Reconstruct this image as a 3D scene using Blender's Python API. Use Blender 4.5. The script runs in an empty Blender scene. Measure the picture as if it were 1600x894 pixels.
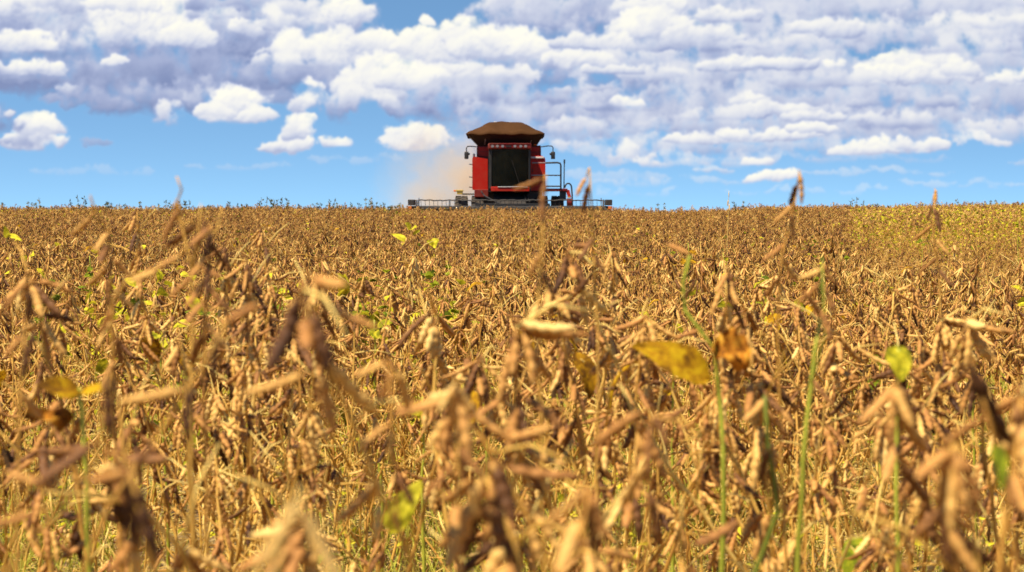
import bpy, bmesh, math, random
import numpy as np
from mathutils import Vector, Matrix, Euler
R = math.radians
rng = np.random.default_rng(7)
random.seed(7)
scn = bpy.context.scene
COL = scn.collection

# ------------------------------------------------------------------ camera
FPX = 3111.0                       # focal length in pixels of the 1600 px wide photograph (70 mm on 36 mm)
CAMZ = 1.35
PITCH = math.atan((447 - 328) / FPX)
cam = bpy.data.cameras.new('camera'); camo = bpy.data.objects.new('camera', cam); COL.objects.link(camo)
cam.sensor_width = 36.0; cam.lens = 70.0
cam.clip_start = 0.05; cam.clip_end = 9000
camo.location = (0, 0, CAMZ); camo.rotation_euler = (math.pi/2 - PITCH, 0, 0)
cam.dof.use_dof = True; cam.dof.focus_distance = 14.0; cam.dof.aperture_fstop = 8.2
scn.camera = camo
_cm = Euler((math.pi/2 - PITCH, 0, 0)).to_matrix()

def at(px, py, d):
    """point seen at photo pixel (px, py) at depth d (metres along +Y)"""
    v = _cm @ Vector(((px-800)/FPX, (447-py)/FPX, -1.0))
    v = v * (d / v.y)
    return Vector((v.x, v.y, v.z + CAMZ))

# ------------------------------------------------------------------ sun, exposure
SUN_EL, SUN_AZ = 63.0, 232.0       # azimuth clockwise from +Y: high, behind and left of the camera
sun = bpy.data.lights.new('sun', 'SUN'); suno = bpy.data.objects.new('sun', sun); COL.objects.link(suno)
sun.energy = 5.0; sun.angle = R(0.5); sun.color = (1.0, 0.89, 0.70)
sd = Vector((math.sin(R(SUN_AZ))*math.cos(R(SUN_EL)), math.cos(R(SUN_AZ))*math.cos(R(SUN_EL)), math.sin(R(SUN_EL))))
suno.rotation_euler = sd.to_track_quat('Z', 'Y').to_euler()
suno.location = sd * 50
vs = scn.view_settings
vs.view_transform = 'Standard'; vs.look = 'None'; vs.gamma = 1.0; vs.use_curve_mapping = False
vs.exposure = 0.76
scn.render.engine = 'CYCLES'
cy = scn.cycles
cy.max_bounces = 5; cy.diffuse_bounces = 3; cy.glossy_bounces = 2; cy.transmission_bounces = 3; cy.transparent_max_bounces = 6
cy.volume_bounces = 2; cy.use_denoising = True; cy.caustics_reflective = False; cy.caustics_refractive = False
cy.volume_max_steps = 64

# ------------------------------------------------------------------ node helpers
class NT:
    def __init__(s, tree): s.t = tree; s.n = tree.nodes; s.l = tree.links
    def new(s, typ, **kw):
        n = s.n.new(typ)
        for k, v in kw.items(): setattr(n, k, v)
        return n
    def put(s, sock, v):
        if isinstance(v, bpy.types.NodeSocket): s.l.new(v, sock)
        else: sock.default_value = v
    def m(s, op, a, b=0.0, c=0.0, clamp=False):
        n = s.new('ShaderNodeMath', operation=op, use_clamp=clamp)
        s.put(n.inputs[0], a)
        if len(n.inputs) > 1: s.put(n.inputs[1], b)
        if len(n.inputs) > 2: s.put(n.inputs[2], c)
        return n.outputs[0]
    def vm(s, op, a, b=None, c=None, out=0):
        n = s.new('ShaderNodeVectorMath', operation=op)
        s.put(n.inputs[0], a)
        if b is not None: s.put(n.inputs[1], b)
        if c is not None: s.put(n.inputs[2], c)
        return n.outputs[out]
    def mr(s, v, a, b, c=0.0, d=1.0, smooth=False):
        n = s.new('ShaderNodeMapRange', clamp=True)
        if smooth: n.interpolation_type = 'SMOOTHSTEP'
        s.put(n.inputs[0], v); s.put(n.inputs[1], a); s.put(n.inputs[2], b); s.put(n.inputs[3], c); s.put(n.inputs[4], d)
        return n.outputs[0]
    def noise(s, vec, scale, detail=4, rough=0.55, dist=0.0, out=0):
        n = s.new('ShaderNodeTexNoise')
        if vec is not None: s.l.new(vec, n.inputs['Vector'])
        n.inputs['Scale'].default_value = scale; n.inputs['Detail'].default_value = detail
        n.inputs['Roughness'].default_value = rough; n.inputs['Distortion'].default_value = dist
        return n.outputs[out]
    def mix(s, f, a, b, mode='MIX'):
        n = s.new('ShaderNodeMix', data_type='RGBA', blend_type=mode)
        s.put(n.inputs[0], f); s.put(n.inputs[6], a); s.put(n.inputs[7], b)
        return n.outputs[2]
    def ramp(s, f, stops, interp='LINEAR'):
        n = s.new('ShaderNodeValToRGB'); r = n.color_ramp; r.interpolation = interp
        while len(r.elements) < len(stops): r.elements.new(0.5)
        for e, (p, c) in zip(r.elements, stops): e.position = p; e.color = (*c, 1.0)
        s.put(n.inputs[0], f)
        return n.outputs[0]

# ------------------------------------------------------------------ world: Nishita sky with cumulus
world = bpy.data.worlds.new('World'); scn.world = world; world.use_nodes = True
world.cycles.sampling_method = 'NONE'
w = NT(world.node_tree); w.n.clear()
WS = 0.10
tc = w.new('ShaderNodeTexCoord').outputs['Generated']
dirn = w.vm('NORMALIZE', tc)
sx = w.new('ShaderNodeSeparateXYZ'); w.l.new(dirn, sx.inputs[0])
dx, dy, dz = sx.outputs
az = w.m('MULTIPLY', w.m('ARCTAN2', dx, dy), FPX/1000)
el = w.m('MULTIPLY', w.m('ARCSINE', dz), FPX/1000)
cb = w.new('ShaderNodeCombineXYZ'); w.l.new(az, cb.inputs[0]); w.l.new(el, cb.inputs[1])
P0 = cb.outputs[0]                                  # thousandths-of-a-pixel units of the photo, azimuth and elevation
# the sky is looked up higher above the horizon, where the air is deeper blue
hz = w.new('ShaderNodeCombineXYZ'); w.l.new(dx, hz.inputs[0]); w.l.new(dy, hz.inputs[1])
w.l.new(w.m('MULTIPLY_ADD', w.m('MAXIMUM', dz, 0.0), 3.6, 0.20), hz.inputs[2])
sky = w.new('ShaderNodeTexSky', sky_type='NISHITA', sun_disc=False)
sky.sun_elevation = R(SUN_EL); sky.sun_rotation = R(SUN_AZ); sky.altitude = 300; sky.air_density = 1.0; sky.dust_density = 0.4; sky.ozone_density = 2.5
w.l.new(w.vm('NORMALIZE', hz.outputs[0]), sky.inputs[0])
skyc = w.mix(1.0, sky.outputs[0], w.mix(w.mr(dz, 0.12, 0.5), (0.97, 1.20, 1.17, 1), (0.50, 0.66, 0.80, 1)), 'MULTIPLY')
# ---- cumulus: heaps of round puffs, computed here from a cloud list (no files), read by the sky as tone and cover
IX0, IX1, IY0, IY1, IS = -300, 1900, -110, 330, 1.0     # photo pixels covered, texels per pixel
CW, CH = int((IX1-IX0)*IS), int((IY1-IY0)*IS)
crng = np.random.default_rng(42)
def spectral(beta, ax=1.0, lo=2.0):
    fx_ = np.fft.fftfreq(CW)[None, :]*CW/IS; fy_ = np.fft.fftfreq(CH)[:, None]*CH/IS*(CW/CH)
    f = np.sqrt((fx_*ax)**2 + fy_**2); f[f < lo] = 1e9
    z = np.fft.ifft2(np.fft.fft2(crng.normal(size=(CH, CW)))*f**(-beta)).real
    return z/z.std()
gx_, gy_ = np.meshgrid(IX0+(np.arange(CW)+.5)/IS, IY0+(np.arange(CH)+.5)/IS)
wA, wB = spectral(1.65, 1.0, 14), spectral(1.65, 1.0, 14)
nF = spectral(1.75, 0.8, 24); nS = spectral(1.6, 0.35, 4); nL = spectral(1.9, 0.7, 16)
def blur(a, s):
    kx = np.exp(-2*(math.pi*s*IS)**2*np.fft.fftfreq(CW)**2)[None, :]; ky = np.exp(-2*(math.pi*s*IS)**2*np.fft.fftfreq(CH)**2)[:, None]
    return np.fft.ifft2(np.fft.fft2(a)*kx*ky).real
TONE = np.full((CH, CW), .5); COV = np.zeros((CH, CW))
def blur_s(a, s):
    n_ = max(1, int(round(s*IS)))
    for _ in range(2):
        for ax_ in (0, 1):
            p_ = np.pad(a, [(n_, n_) if k_ == ax_ else (0, 0) for k_ in (0, 1)], mode='edge')
            c_ = np.cumsum(p_, axis=ax_); z_ = np.take(c_, [0], axis=ax_)*0
            c_ = np.concatenate([z_, c_], axis=ax_); w_ = 2*n_+1
            L_ = a.shape[ax_]
            a = (np.take(c_, range(w_, w_+L_), axis=ax_)-np.take(c_, range(0, L_), axis=ax_))/w_
    return a
def cloud(x, y, rx, ry, lo, hi, kind='h', op=1.0, flat=.45, nb=None):
    """kind h = heap with crisp billows, s = soft drawn-out sheet, w = wisp"""
    global TONE, COV
    mg = 45
    if flat: flat = flat*crng.uniform(.7, 1.7)
    c0, c1 = max(0, int((x-rx*1.35-mg-IX0)*IS)), min(CW, int((x+rx*1.35+mg-IX0)*IS))
    r0, r1 = max(0, int((y-ry*1.6-mg-IY0)*IS)), min(CH, int((y+ry*1.6+mg-IY0)*IS))
    if c1-c0 < 4 or r1-r0 < 4: return
    sl = (slice(r0, r1), slice(c0, c1))
    wamp = {'h': 5.5, 's': 10.0, 'w': 9.0}[kind]*min(1.0, .35+ry/45)
    X_ = gx_[sl]+wA[sl]*wamp*1.1; Y_ = gy_[sl]+wB[sl]*wamp*.8
    H = np.full(X_.shape, -ry*2.0)
    asp = {'h': 1.25, 's': 2.6, 'w': 1.8}[kind]
    n = nb or int({'h': 46, 's': 34, 'w': 20}[kind]*max(1, min(4, rx/ry/1.4)))
    for i in range(n):
        t = i/n
        r = ry*(.62*(1-t)**1.3+.15)*crng.uniform(.75, 1.2)
        a = crng.uniform(0, 2*math.pi); q = crng.random()**.5
        if t > .35: q = max(q, crng.random())
        px, py = math.cos(a)*q, math.sin(a)*q
        if py > 0: py *= flat if flat else 1
        px *= max(.15, 1-r*asp/rx*.6); 
        top = 1-max(0, abs(px)**2.2)*.55
        cx_, cy_ = x+px*rx, y+py*ry*top*.78
        zc_ = -abs(py)*ry*.35 + t*ry*.25
        a0, a1 = max(0, int((cx_-r*asp*1.5-14-gx_[0, c0])*IS)), int((cx_+r*asp*1.5+14-gx_[0, c0])*IS)
        b0, b1 = max(0, int((cy_-r*1.5-14-gy_[r0, 0])*IS)), int((cy_+r*1.5+14-gy_[r0, 0])*IS)
        if a1 <= a0 or b1 <= b0: continue
        X2, Y2, H2 = X_[b0:b1, a0:a1], Y_[b0:b1, a0:a1], H[b0:b1, a0:a1]
        yy = Y2-cy_; yy = np.where(yy > 0, yy*1.4, yy)       # flatter underside
        d2 = ((X2-cx_)/asp)**2 + yy**2
        s_ = r*r-d2
        h = np.where(s_ > 0, zc_+np.sqrt(np.maximum(s_, 0)), zc_+(s_)/(2*r)*1.2)
        k_ = ry*.08
        H[b0:b1, a0:a1] = np.maximum(H2, h) + k_*np.maximum(0, 1-np.abs(H2-h)/(2*k_))**2*.25
    base = y+ry*(flat if flat else .9)
    rough = nF[sl]*{'h': .13, 's': .19, 'w': .24}[kind]*ry**.8*1.7
    thick = H + rough + ry*.12
    sf = {'h': .60, 's': 1.0, 'w': .9}[kind]*ry
    al = np.clip(thick/sf, 0, 1); al = al*al*(3-2*al)
    # base fades
    bsoft = {'h': .16, 's': .4, 'w': .5}[kind]*ry
    fb = np.clip((base+bsoft-gy_[sl]-nS[sl]*ry*.06)/(2*bsoft)+.25, 0, 1); al = al*fb*fb*(3-2*fb)
    Hs = blur_s(H, ry*.045)+rough*.34
    gy__, gx__ = np.gradient(Hs); gy__ *= IS; gx__ *= IS
    sl_ = np.sqrt(1+(gx__**2+gy__**2)*.75)
    # light from above, slightly left, towards the viewer
    lam = (gx__*.28 + gy__*.75*.86 + .62)/sl_
    vert = np.clip((base-gy_[sl])/(ry*1.45), 0, 1)**.75
    dens = {'h': .70, 's': .30, 'w': .4}[kind]
    t = vert*(1-dens*.62) + np.clip(lam, -.3, 1.05)*dens*.62 + nS[sl]*.04 + nL[sl]*{'h': .05, 's': .11, 'w': .08}[kind] + .03
    # thin rims are lit through
    t = t + (1-np.clip(thick/(sf*1.6), 0, 1))*.18
    tone = lo+(hi-lo)*np.clip(t, 0, 1.05)
    al = al*op
    T, C = TONE[sl], COV[sl]
    TONE[sl] = T+(tone-T)*np.where(C > .02, al, 1.0*(al > 0)); COV[sl] = 1-(1-C)*(1-al)
CL = [
 # lilac sheets at the back
 (-120, 60, 260, 70, .1, .8, 's'), (60, 40, 260, 70, .08, .72, 's'), (200, 125, 260, 42, .0, .40, 's'), (60, 128, 190, 26, .05, .5, 's'), (395, 70, 165, 70, .05, .62, 's'), (330, 128, 190, 36, .0, .36, 's'),
 (210, 162, 120, 26, .0, .34, 's'), (330, 150, 130, 24, .2, .55, 's', .85), (640, 160, 170, 34, .12, .62, 's'), (905, 25, 140, 50, .1, .68, 's'), (850, 20, 80, 34, .2, .8, 's'),
 (1120, 10, 300, 40, .25, .78, 's'), (1420, 15, 260, 45, .3, .8, 's'), (1700, 40, 260, 70, .3, .8, 's'), (1120, 62, 280, 45, .2, .75, 's'), (1000, 110, 250, 42, .12, .66, 's'), (1180, 120, 210, 34, .25, .7, 's'), (1250, 75, 120, 26, .3, .8, 's'),
 (1010, 165, 230, 34, .12, .6, 's'), (1250, 160, 200, 36, .28, .68, 's'), (1500, 60, 150, 26, .3, .85, 's'), (1460, 165, 240, 36, .25, .62, 's'), (1660, 140, 200, 50, .3, .75, 's'), (1560, 95, 120, 26, .35, .8, 's'),
 (900, 180, 190, 36, .22, .66, 's', .95), (830, 215, 150, 26, .35, .72, 's', .6), (1000, 205, 200, 22, .25, .64, 's', .85), (1230, 200, 230, 26, .28, .7, 's', .95), (1480, 205, 200, 26, .35, .72, 's', .8), (1180, 228, 220, 16, .35, .7, 's', .8), (1420, 190, 210, 18, .25, .6, 's', .9),
 (1090, 250, 150, 12, .5, .8, 'w', .6), (960, 235, 110, 18, .5, .8, 'w', .6), (1300, 245, 160, 12, .4, .75, 's', .5), (150, 165, 70, 18, .1, .5, 'w', .7), (470, 120, 90, 34, .12, .6, 's'),
 # heaps, upper left
 (20, 22, 110, 26, .4, .95), (120, 18, 70, 24, .3, .8, 's'), (240, 40, 84, 50, .42, 1.0), (200, 15, 60, 24, .55, 1.0), (300, 66, 36, 24, .42, .98), (190, 70, 90, 20, .25, .88, 's'), (52, 80, 56, 19, .32, 1.0), (70, 116, 64, 17, .25, .98), (12, 116, 34, 12, .35, .9, 's'), (192, 103, 24, 8, .5, .9),
 (345, 26, 48, 14, .32, .85, 's'), (395, 52, 34, 18, .25, .9), (445, 38, 44, 20, .25, .86, 's'), (400, 14, 110, 12, .15, .5, 's'), (528, 32, 40, 30, .38, 1.0), (470, 20, 40, 16, .3, .8, 's'), (460, 84, 44, 26, .35, .96), (520, 82, 96, 36, .40, 1.0), (585, 72, 42, 26, .5, 1.0), (505, 100, 100, 14, .35, .85, 's'),
 (112, 146, 20, 10, .35, .7, 'w'), (372, 162, 44, 30, .42, 1.0, 'h', 1, .9), (335, 180, 28, 16, .4, .9, 'h', 1, .7), (400, 186, 30, 14, .4, .92), (272, 184, 13, 18, .35, .8, 'w'), (315, 155, 24, 18, .35, .7, 'w', .8), (484, 138, 20, 12, .5, .95, 'w'), (470, 165, 20, 18, .4, .9, 'w'),
 # the long bright bank running up to the right
 (640, 120, 90, 30, .4, .98), (575, 140, 60, 34, .40, .95), (560, 160, 56, 24, .3, .85, 's'), (690, 78, 60, 40, .5, 1.0), (704, 52, 18, 18, .7, 1.0), (740, 60, 50, 26, .5, 1.0), (775, 78, 84, 34, .45, 1.0), (720, 128, 90, 26, .3, .88), (650, 128, 60, 20, .45, .95), (840, 84, 44, 24, .4, .95), (800, 122, 44, 16, .35, .85), (780, 148, 130, 18, .15, .6, 's'), (668, 36, 10, 9, .8, 1.0),
 (452, 228, 38, 17, .42, .97), (472, 206, 26, 22, .42, .97), (430, 232, 24, 10, .4, .92), (526, 223, 25, 14, .45, .98), (655, 218, 46, 30, .45, .96), (622, 230, 22, 12, .45, .85, 'w'), (690, 226, 26, 16, .45, .9, 'w'),
 (62, 225, 56, 18, .35, .96), (72, 205, 34, 22, .45, 1.0), (10, 198, 40, 24, .0, .22, 's'), (20, 182, 26, 8, .5, .9, 'w'), (35, 224, 60, 14, .2, .6, 's'), (160, 228, 22, 9, .15, .4, 'w', .7),
 # right half
 (1010, 18, 54, 24, .4, .95), (1030, 45, 56, 26, .4, .95), (975, 52, 40, 18, .4, .95), (930, 72, 70, 18, .35, .92), (1130, 32, 60, 16, .35, .9), (1100, 62, 60, 18, .3, .86), (1160, 80, 70, 16, .25, .8, 's'), (1000, 92, 80, 14, .25, .8, 's'), (900, 100, 60, 16, .3, .9), (1200, 72, 50, 14, .3, .85, 's'), (1080, 76, 90, 12, .2, .7, 's'), (1290, 52, 60, 18, .35, .86),
 (1160, 106, 76, 15, .28, .93), (1215, 108, 60, 12, .3, .88), (1010, 122, 60, 13, .2, .85, 's'), (960, 114, 46, 10, .3, .85), (900, 140, 60, 10, .2, .8, 's'), (1270, 130, 80, 12, .25, .7, 's'), (982, 160, 30, 10, .6, 1.0), (960, 168, 60, 9, .2, .7, 's'), (1300, 106, 15, 8, .7, 1.0, 'w'),
 (1420, 104, 54, 30, .48, 1.0), (1372, 128, 52, 20, .42, .97), (1440, 125, 80, 24, .38, .95), (1480, 118, 34, 18, .4, .92), (1340, 132, 36, 12, .35, .85, 's'), (1565, 132, 44, 16, .45, 1.0), (1600, 128, 40, 14, .4, .95), (1520, 48, 110, 12, .32, .9, 's'), (1500, 82, 90, 12, .3, .8, 's'), (1640, 90, 80, 14, .3, .9, 's'), (1450, 20, 200, 14, .3, .65, 's'),
 (1210, 178, 70, 16, .3, .9), (1120, 182, 60, 12, .35, .85, 's'), (1290, 174, 40, 10, .35, .85, 's'), (1165, 162, 30, 12, .45, .9, 'w'), (1270, 186, 56, 10, .3, .85), (1130, 218, 74, 14, .38, .97), (1080, 222, 40, 10, .4, .92), (1200, 214, 80, 11, .35, .94), (1262, 204, 36, 9, .4, .95), (1390, 190, 60, 10, .35, .86, 's'), (1420, 166, 110, 11, .2, .65, 's'),
 (1375, 230, 66, 15, .42, .98), (1330, 238, 44, 11, .4, .92), (1430, 228, 40, 12, .4, .94), (1510, 222, 44, 12, .5, .93, 's'), (1560, 205, 60, 14, .45, .85, 's'), (1206, 277, 44, 11, .5, 1.0), (1178, 254, 26, 10, .5, .96), (1170, 280, 18, 7, .5, .9, 'w'), (1012, 252, 24, 10, .55, .95, 'w'), (1022, 243, 10, 8, .6, .98, 'w'), (968, 240, 20, 15, .5, .9, 'w', .9), (905, 200, 44, 13, .4, .88, 's'), (865, 195, 40, 12, .4, .85, 's'), (880, 228, 40, 12, .5, .85, 'w', .6), (1040, 285, 120, 9, .6, .85, 'w', .35), (1350, 272, 130, 8, .6, .85, 'w', .35), (1500, 290, 110, 7, .6, .85, 'w', .3), (960, 275, 70, 12, .55, .8, 'w', .35), (1250, 300, 150, 7, .6, .9, 'w', .25), (380, 262, 90, 7, .6, .8, 'w', .22), (150, 268, 100, 7, .6, .8, 'w', .2), (560, 250, 70, 9, .6, .8, 'w', .25), (930, 300, 130, 8, .6, .9, 'w', .25), (1106, 266, 34, 7, .5, .9, 'w', .7), (1060, 258, 40, 8, .5, .85, 'w', .5), (1570, 254, 20, 8, .5, .88, 'w', .7), (1262, 246, 14, 8, .55, .9, 'w', .7),
]
_r = random.Random(4)
for _sx in (-200, -90, 1720, 1820): CL += [(_sx+_r.uniform(-40, 40), _r.uniform(-60, 150), _r.uniform(50, 90), _r.uniform(18, 36), .35, 1.0)]
for _i in range(12): CL += [(_r.uniform(-200, 1800), _r.uniform(-100, -50), _r.uniform(60, 160), _r.uniform(20, 34), .25, .9, 's')]
CL = [c if not (len(c) > 6 and c[6] == 's' and c[5] > .7 and c[0] > 780) else (*c[:4], c[4]+.10, c[5]-.06, *c[6:]) for c in CL]
for c in CL: cloud(*c)
COV *= np.clip((gy_-IY0)/30, 0, 1)*np.clip((gx_-IX0)/80, 0, 1)*np.clip((IX1-gx_)/80, 0, 1)
TONE = blur(TONE, 1.4); COV = np.clip(blur(COV, 1.3), 0, 1)

cimg = bpy.data.images.new('cumulus', CW, CH, alpha=False, float_buffer=True, is_data=True)
TONE = .5+(TONE-.56)*1.12
buf = np.ones((CH, CW, 4), np.float32); buf[..., 0] = TONE[::-1]; buf[..., 1] = COV[::-1]; buf[..., 2] = 0
cimg.pixels.foreach_set(buf.ravel()); cimg.update(); cimg.pack()
uv = w.new('ShaderNodeCombineXYZ')
w.l.new(w.m('MULTIPLY_ADD', az, 1000/(IX1-IX0), (800-IX0)/(IX1-IX0)), uv.inputs[0])
w.l.new(w.m('MULTIPLY_ADD', el, 1000/(IY1-IY0), (IY1-328)/(IY1-IY0)), uv.inputs[1])
ti = w.new('ShaderNodeTexImage', interpolation='Cubic', extension='CLIP'); ti.image = cimg; w.l.new(uv.outputs[0], ti.inputs[0])
si = w.new('ShaderNodeSeparateColor'); w.l.new(ti.outputs[0], si.inputs[0])
S, A = si.outputs[0], si.outputs[1]
# a thinner layer of cloud over the rest of the sky
fx = w.m('MAXIMUM', dz, 0.03)
cl = w.new('ShaderNodeCombineXYZ'); w.l.new(w.m('DIVIDE', dx, fx), cl.inputs[0]); w.l.new(w.m('DIVIDE', dy, fx), cl.inputs[1])
hn = w.noise(cl.outputs[0], 0.55, 5, 0.55)
outside = w.m('MAXIMUM', w.mr(el, 0.38, 0.50), w.m('MULTIPLY', w.mr(w.m('ABSOLUTE', az), 1.0, 1.15), w.mr(el, 0.05, 0.15)))
A2 = w.m('MULTIPLY', w.mr(hn, 0.55, 0.68, 0.0, 1.0, True), outside)
S = w.m('MULTIPLY_ADD', w.m('SUBTRACT', w.mr(hn, 0.5, 0.8, 0.95, 0.45), S), A2, S)
A = w.m('MAXIMUM', A, A2)
k = 1.0/WS
cc = w.ramp(S, [(0.0, (0.23, 0.29, 0.50)), (0.28, (0.38, 0.44, 0.65)), (0.55, (0.62, 0.66, 0.79)), (0.80, (0.86, 0.86, 0.86)), (1.0, (1.0, 0.98, 0.86))])
cc = w.vm('SCALE', cc); cc.node.inputs['Scale'].default_value = k*0.61
A = w.m('MULTIPLY', A, w.mr(el, 0.0, 0.03))
col = w.mix(A, skyc, cc)
bg = w.new('ShaderNodeBackground'); w.l.new(col, bg.inputs[0]); bg.inputs[1].default_value = WS
wo = w.new('ShaderNodeOutputWorld'); w.l.new(bg.outputs[0], wo.inputs[0])

# ------------------------------------------------------------------ materials
MATS = {}
def mat(name):
    m = bpy.data.materials.new(name); m.use_nodes = True; t = NT(m.node_tree)
    b = t.n['Principled BSDF']; MATS[name] = m
    return m, t, b
def attr(t, name):
    n = t.new('ShaderNodeAttribute', attribute_name=name); return n.outputs['Fac']
def rnd(t): return t.new('ShaderNodeObjectInfo').outputs['Random']
def objco(t): return t.new('ShaderNodeTexCoord').outputs['Object']

def pod_mat(name, stops, rough=0.62):
    m, t, b = mat(name)
    tone = t.m('ADD', attr(t, 'tone'), t.m('MULTIPLY', t.m('SUBTRACT', rnd(t), 0.5), 0.30))
    mott = t.noise(objco(t), 160, 3, 0.6)
    tone = t.m('ADD', tone, t.m('MULTIPLY', t.m('SUBTRACT', mott, 0.5), 0.55), clamp=True)
    t.l.new(t.ramp(tone, stops), b.inputs['Base Color'])
    b.inputs['Roughness'].default_value = rough
    b.inputs['Specular IOR Level'].default_value = 0.18
    bp = t.new('ShaderNodeBump'); bp.inputs['Strength'].default_value = 0.35; bp.inputs['Distance'].default_value = 0.001
    t.l.new(t.noise(objco(t), 600, 2, 0.5), bp.inputs['Height']); t.l.new(bp.outputs[0], b.inputs['Normal'])
    return m
POD = pod_mat('pod', [(0.0, (0.055, 0.021, 0.007)), (0.25, (0.15, 0.062, 0.020)), (0.5, (0.43, 0.19, 0.046)), (0.8, (0.68, 0.39, 0.10)), (1.0, (0.74, 0.48, 0.15))])
STEM = pod_mat('stalk', [(0.0, (0.17, 0.075, 0.022)), (0.4, (0.46, 0.22, 0.04)), (0.8, (0.68, 0.40, 0.08)), (1.0, (0.78, 0.56, 0.16))], 0.5)
GREEN = pod_mat('green_stalk', [(0.0, (0.04, 0.055, 0.012)), (0.5, (0.26, 0.29, 0.025)), (1.0, (0.52, 0.50, 0.06))], 0.5)
STRAW = pod_mat('straw', [(0.0, (0.22, 0.12, 0.04)), (0.5, (0.68, 0.43, 0.08)), (1.0, (0.88, 0.68, 0.20))], 0.6)

def leaf_mat(name, c1, c2, c3, trans=0.35):
    m, t, b = mat(name)
    co = objco(t)
    f = t.m('ADD', t.m('MULTIPLY_ADD', t.noise(co, 45, 5, 0.68, 0.6), 1.7, -0.35), t.m('MULTIPLY', t.m('SUBTRACT', rnd(t), 0.5), 0.25), clamp=True)
    c = t.ramp(f, [(0.28, c1), (0.5, c2), (0.72, c3)])
    t.l.new(c, b.inputs['Base Color']); b.inputs['Roughness'].default_value = 0.8; b.inputs['Specular IOR Level'].default_value = 0.12
    tr = t.new('ShaderNodeBsdfTranslucent'); t.l.new(c, tr.inputs[0])
    mx = t.new('ShaderNodeMixShader'); mx.inputs[0].default_value = trans
    t.l.new(b.outputs[0], mx.inputs[1]); t.l.new(tr.outputs[0], mx.inputs[2])
    t.l.new(mx.outputs[0], t.n['Material Output'].inputs[0])
    return m
LY = leaf_mat('yellow_leaf', (0.15, 0.065, 0.008), (0.44, 0.22, 0.008), (0.66, 0.42, 0.012))
LO = leaf_mat('orange_leaf', (0.14, 0.045, 0.008), (0.56, 0.22, 0.02), (0.75, 0.42, 0.05))
LG = leaf_mat('green_leaf', (0.07, 0.09, 0.006), (0.20, 0.24, 0.012), (0.42, 0.42, 0.02))
LV = leaf_mat('vivid_leaf', (0.24, 0.24, 0.015), (0.55, 0.48, 0.02), (0.78, 0.68, 0.05))
LW = leaf_mat('weed_leaf', (0.06, 0.06, 0.02), (0.13, 0.13, 0.04), (0.24, 0.21, 0.07), 0.2)

def plain(name, col, rough=0.5, metal=0.0, dirt=0.25, dcol=(0.30, 0.20, 0.11), scale=3.0, coat=0.0, spec=0.5):
    m, t, b = mat(name)
    n = t.noise(objco(t), scale, 6, 0.62)
    n2 = t.noise(objco(t), scale*9, 3, 0.6)
    f = t.m('MULTIPLY', t.mr(t.m('ADD', n, t.m('MULTIPLY', n2, 0.3)), 0.5, 0.9), dirt)
    c = t.mix(f, (*col, 1), (*dcol, 1)); t.l.new(c, b.inputs['Base Color'])
    t.l.new(t.m('MULTIPLY_ADD', f, 0.4, rough, clamp=True), b.inputs['Roughness'])
    b.inputs['Metallic'].default_value = metal; b.inputs['Coat Weight'].default_value = coat
    b.inputs['Specular IOR Level'].default_value = spec
    return m
RED = plain('red_paint', (0.42, 0.009, 0.001), 0.42, dirt=0.12, coat=0.0, spec=0.25)
DRED = plain('dark_red_paint', (0.16, 0.004, 0.004), 0.5, dirt=0.2, spec=0.25)
BLK = plain('black_metal', (0.012, 0.012, 0.013), 0.55, dirt=0.08)
DARK = plain('dark_steel', (0.018, 0.016, 0.016), 0.65, dirt=0.12)
GREY = plain('worn_steel', (0.22, 0.21, 0.22), 0.4, metal=0.6, dirt=0.35)
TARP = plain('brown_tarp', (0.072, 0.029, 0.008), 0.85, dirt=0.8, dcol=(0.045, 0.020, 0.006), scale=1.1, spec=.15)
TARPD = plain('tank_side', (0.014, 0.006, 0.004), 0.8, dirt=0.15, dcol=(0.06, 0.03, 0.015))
RUB = plain('rubber', (0.022, 0.021, 0.020), 0.85, dirt=0.7, dcol=(0.15, 0.10, 0.06), scale=5)
ORG = plain('orange_reflector', (0.75, 0.16, 0.02), 0.35, dirt=0.2)
YEL = plain('yellow_lens', (0.50, 0.34, 0.06), 0.35, dirt=0.3)
LAMP = plain('lamp_glass', (0.20, 0.19, 0.20), 0.25, dirt=0.2)
WHT = plain('white_patch', (0.70, 0.66, 0.62), 0.6, dirt=0.2)
SEATM = plain('seat_cloth', (0.05, 0.05, 0.055), 0.8, dirt=0.1)
gm, gt, gb = mat('cab_glass')
gb.inputs['Base Color'].default_value = (0.006, 0.007, 0.008, 1); gb.inputs['Roughness'].default_value = 0.22
gb.inputs['Specular IOR Level'].default_value = 0.25
gt.l.new(gt.mix(gt.mr(gt.noise(objco(gt), 2.4, 5, .6), .42, .75), (0.006, 0.008, 0.006, 1), (0.026, 0.024, 0.014, 1)), gb.inputs['Base Color'])
_tr = gt.new('ShaderNodeBsdfTransparent'); _tr.inputs[0].default_value = (0.26, 0.28, 0.25, 1)
_mx = gt.new('ShaderNodeMixShader'); _mx.inputs[0].default_value = 0.5
gt.l.new(gb.outputs[0], _mx.inputs[1]); gt.l.new(_tr.outputs[0], _mx.inputs[2]); gt.l.new(_mx.outputs[0], gt.n['Material Output'].inputs[0])
GLASS = gm
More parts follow.
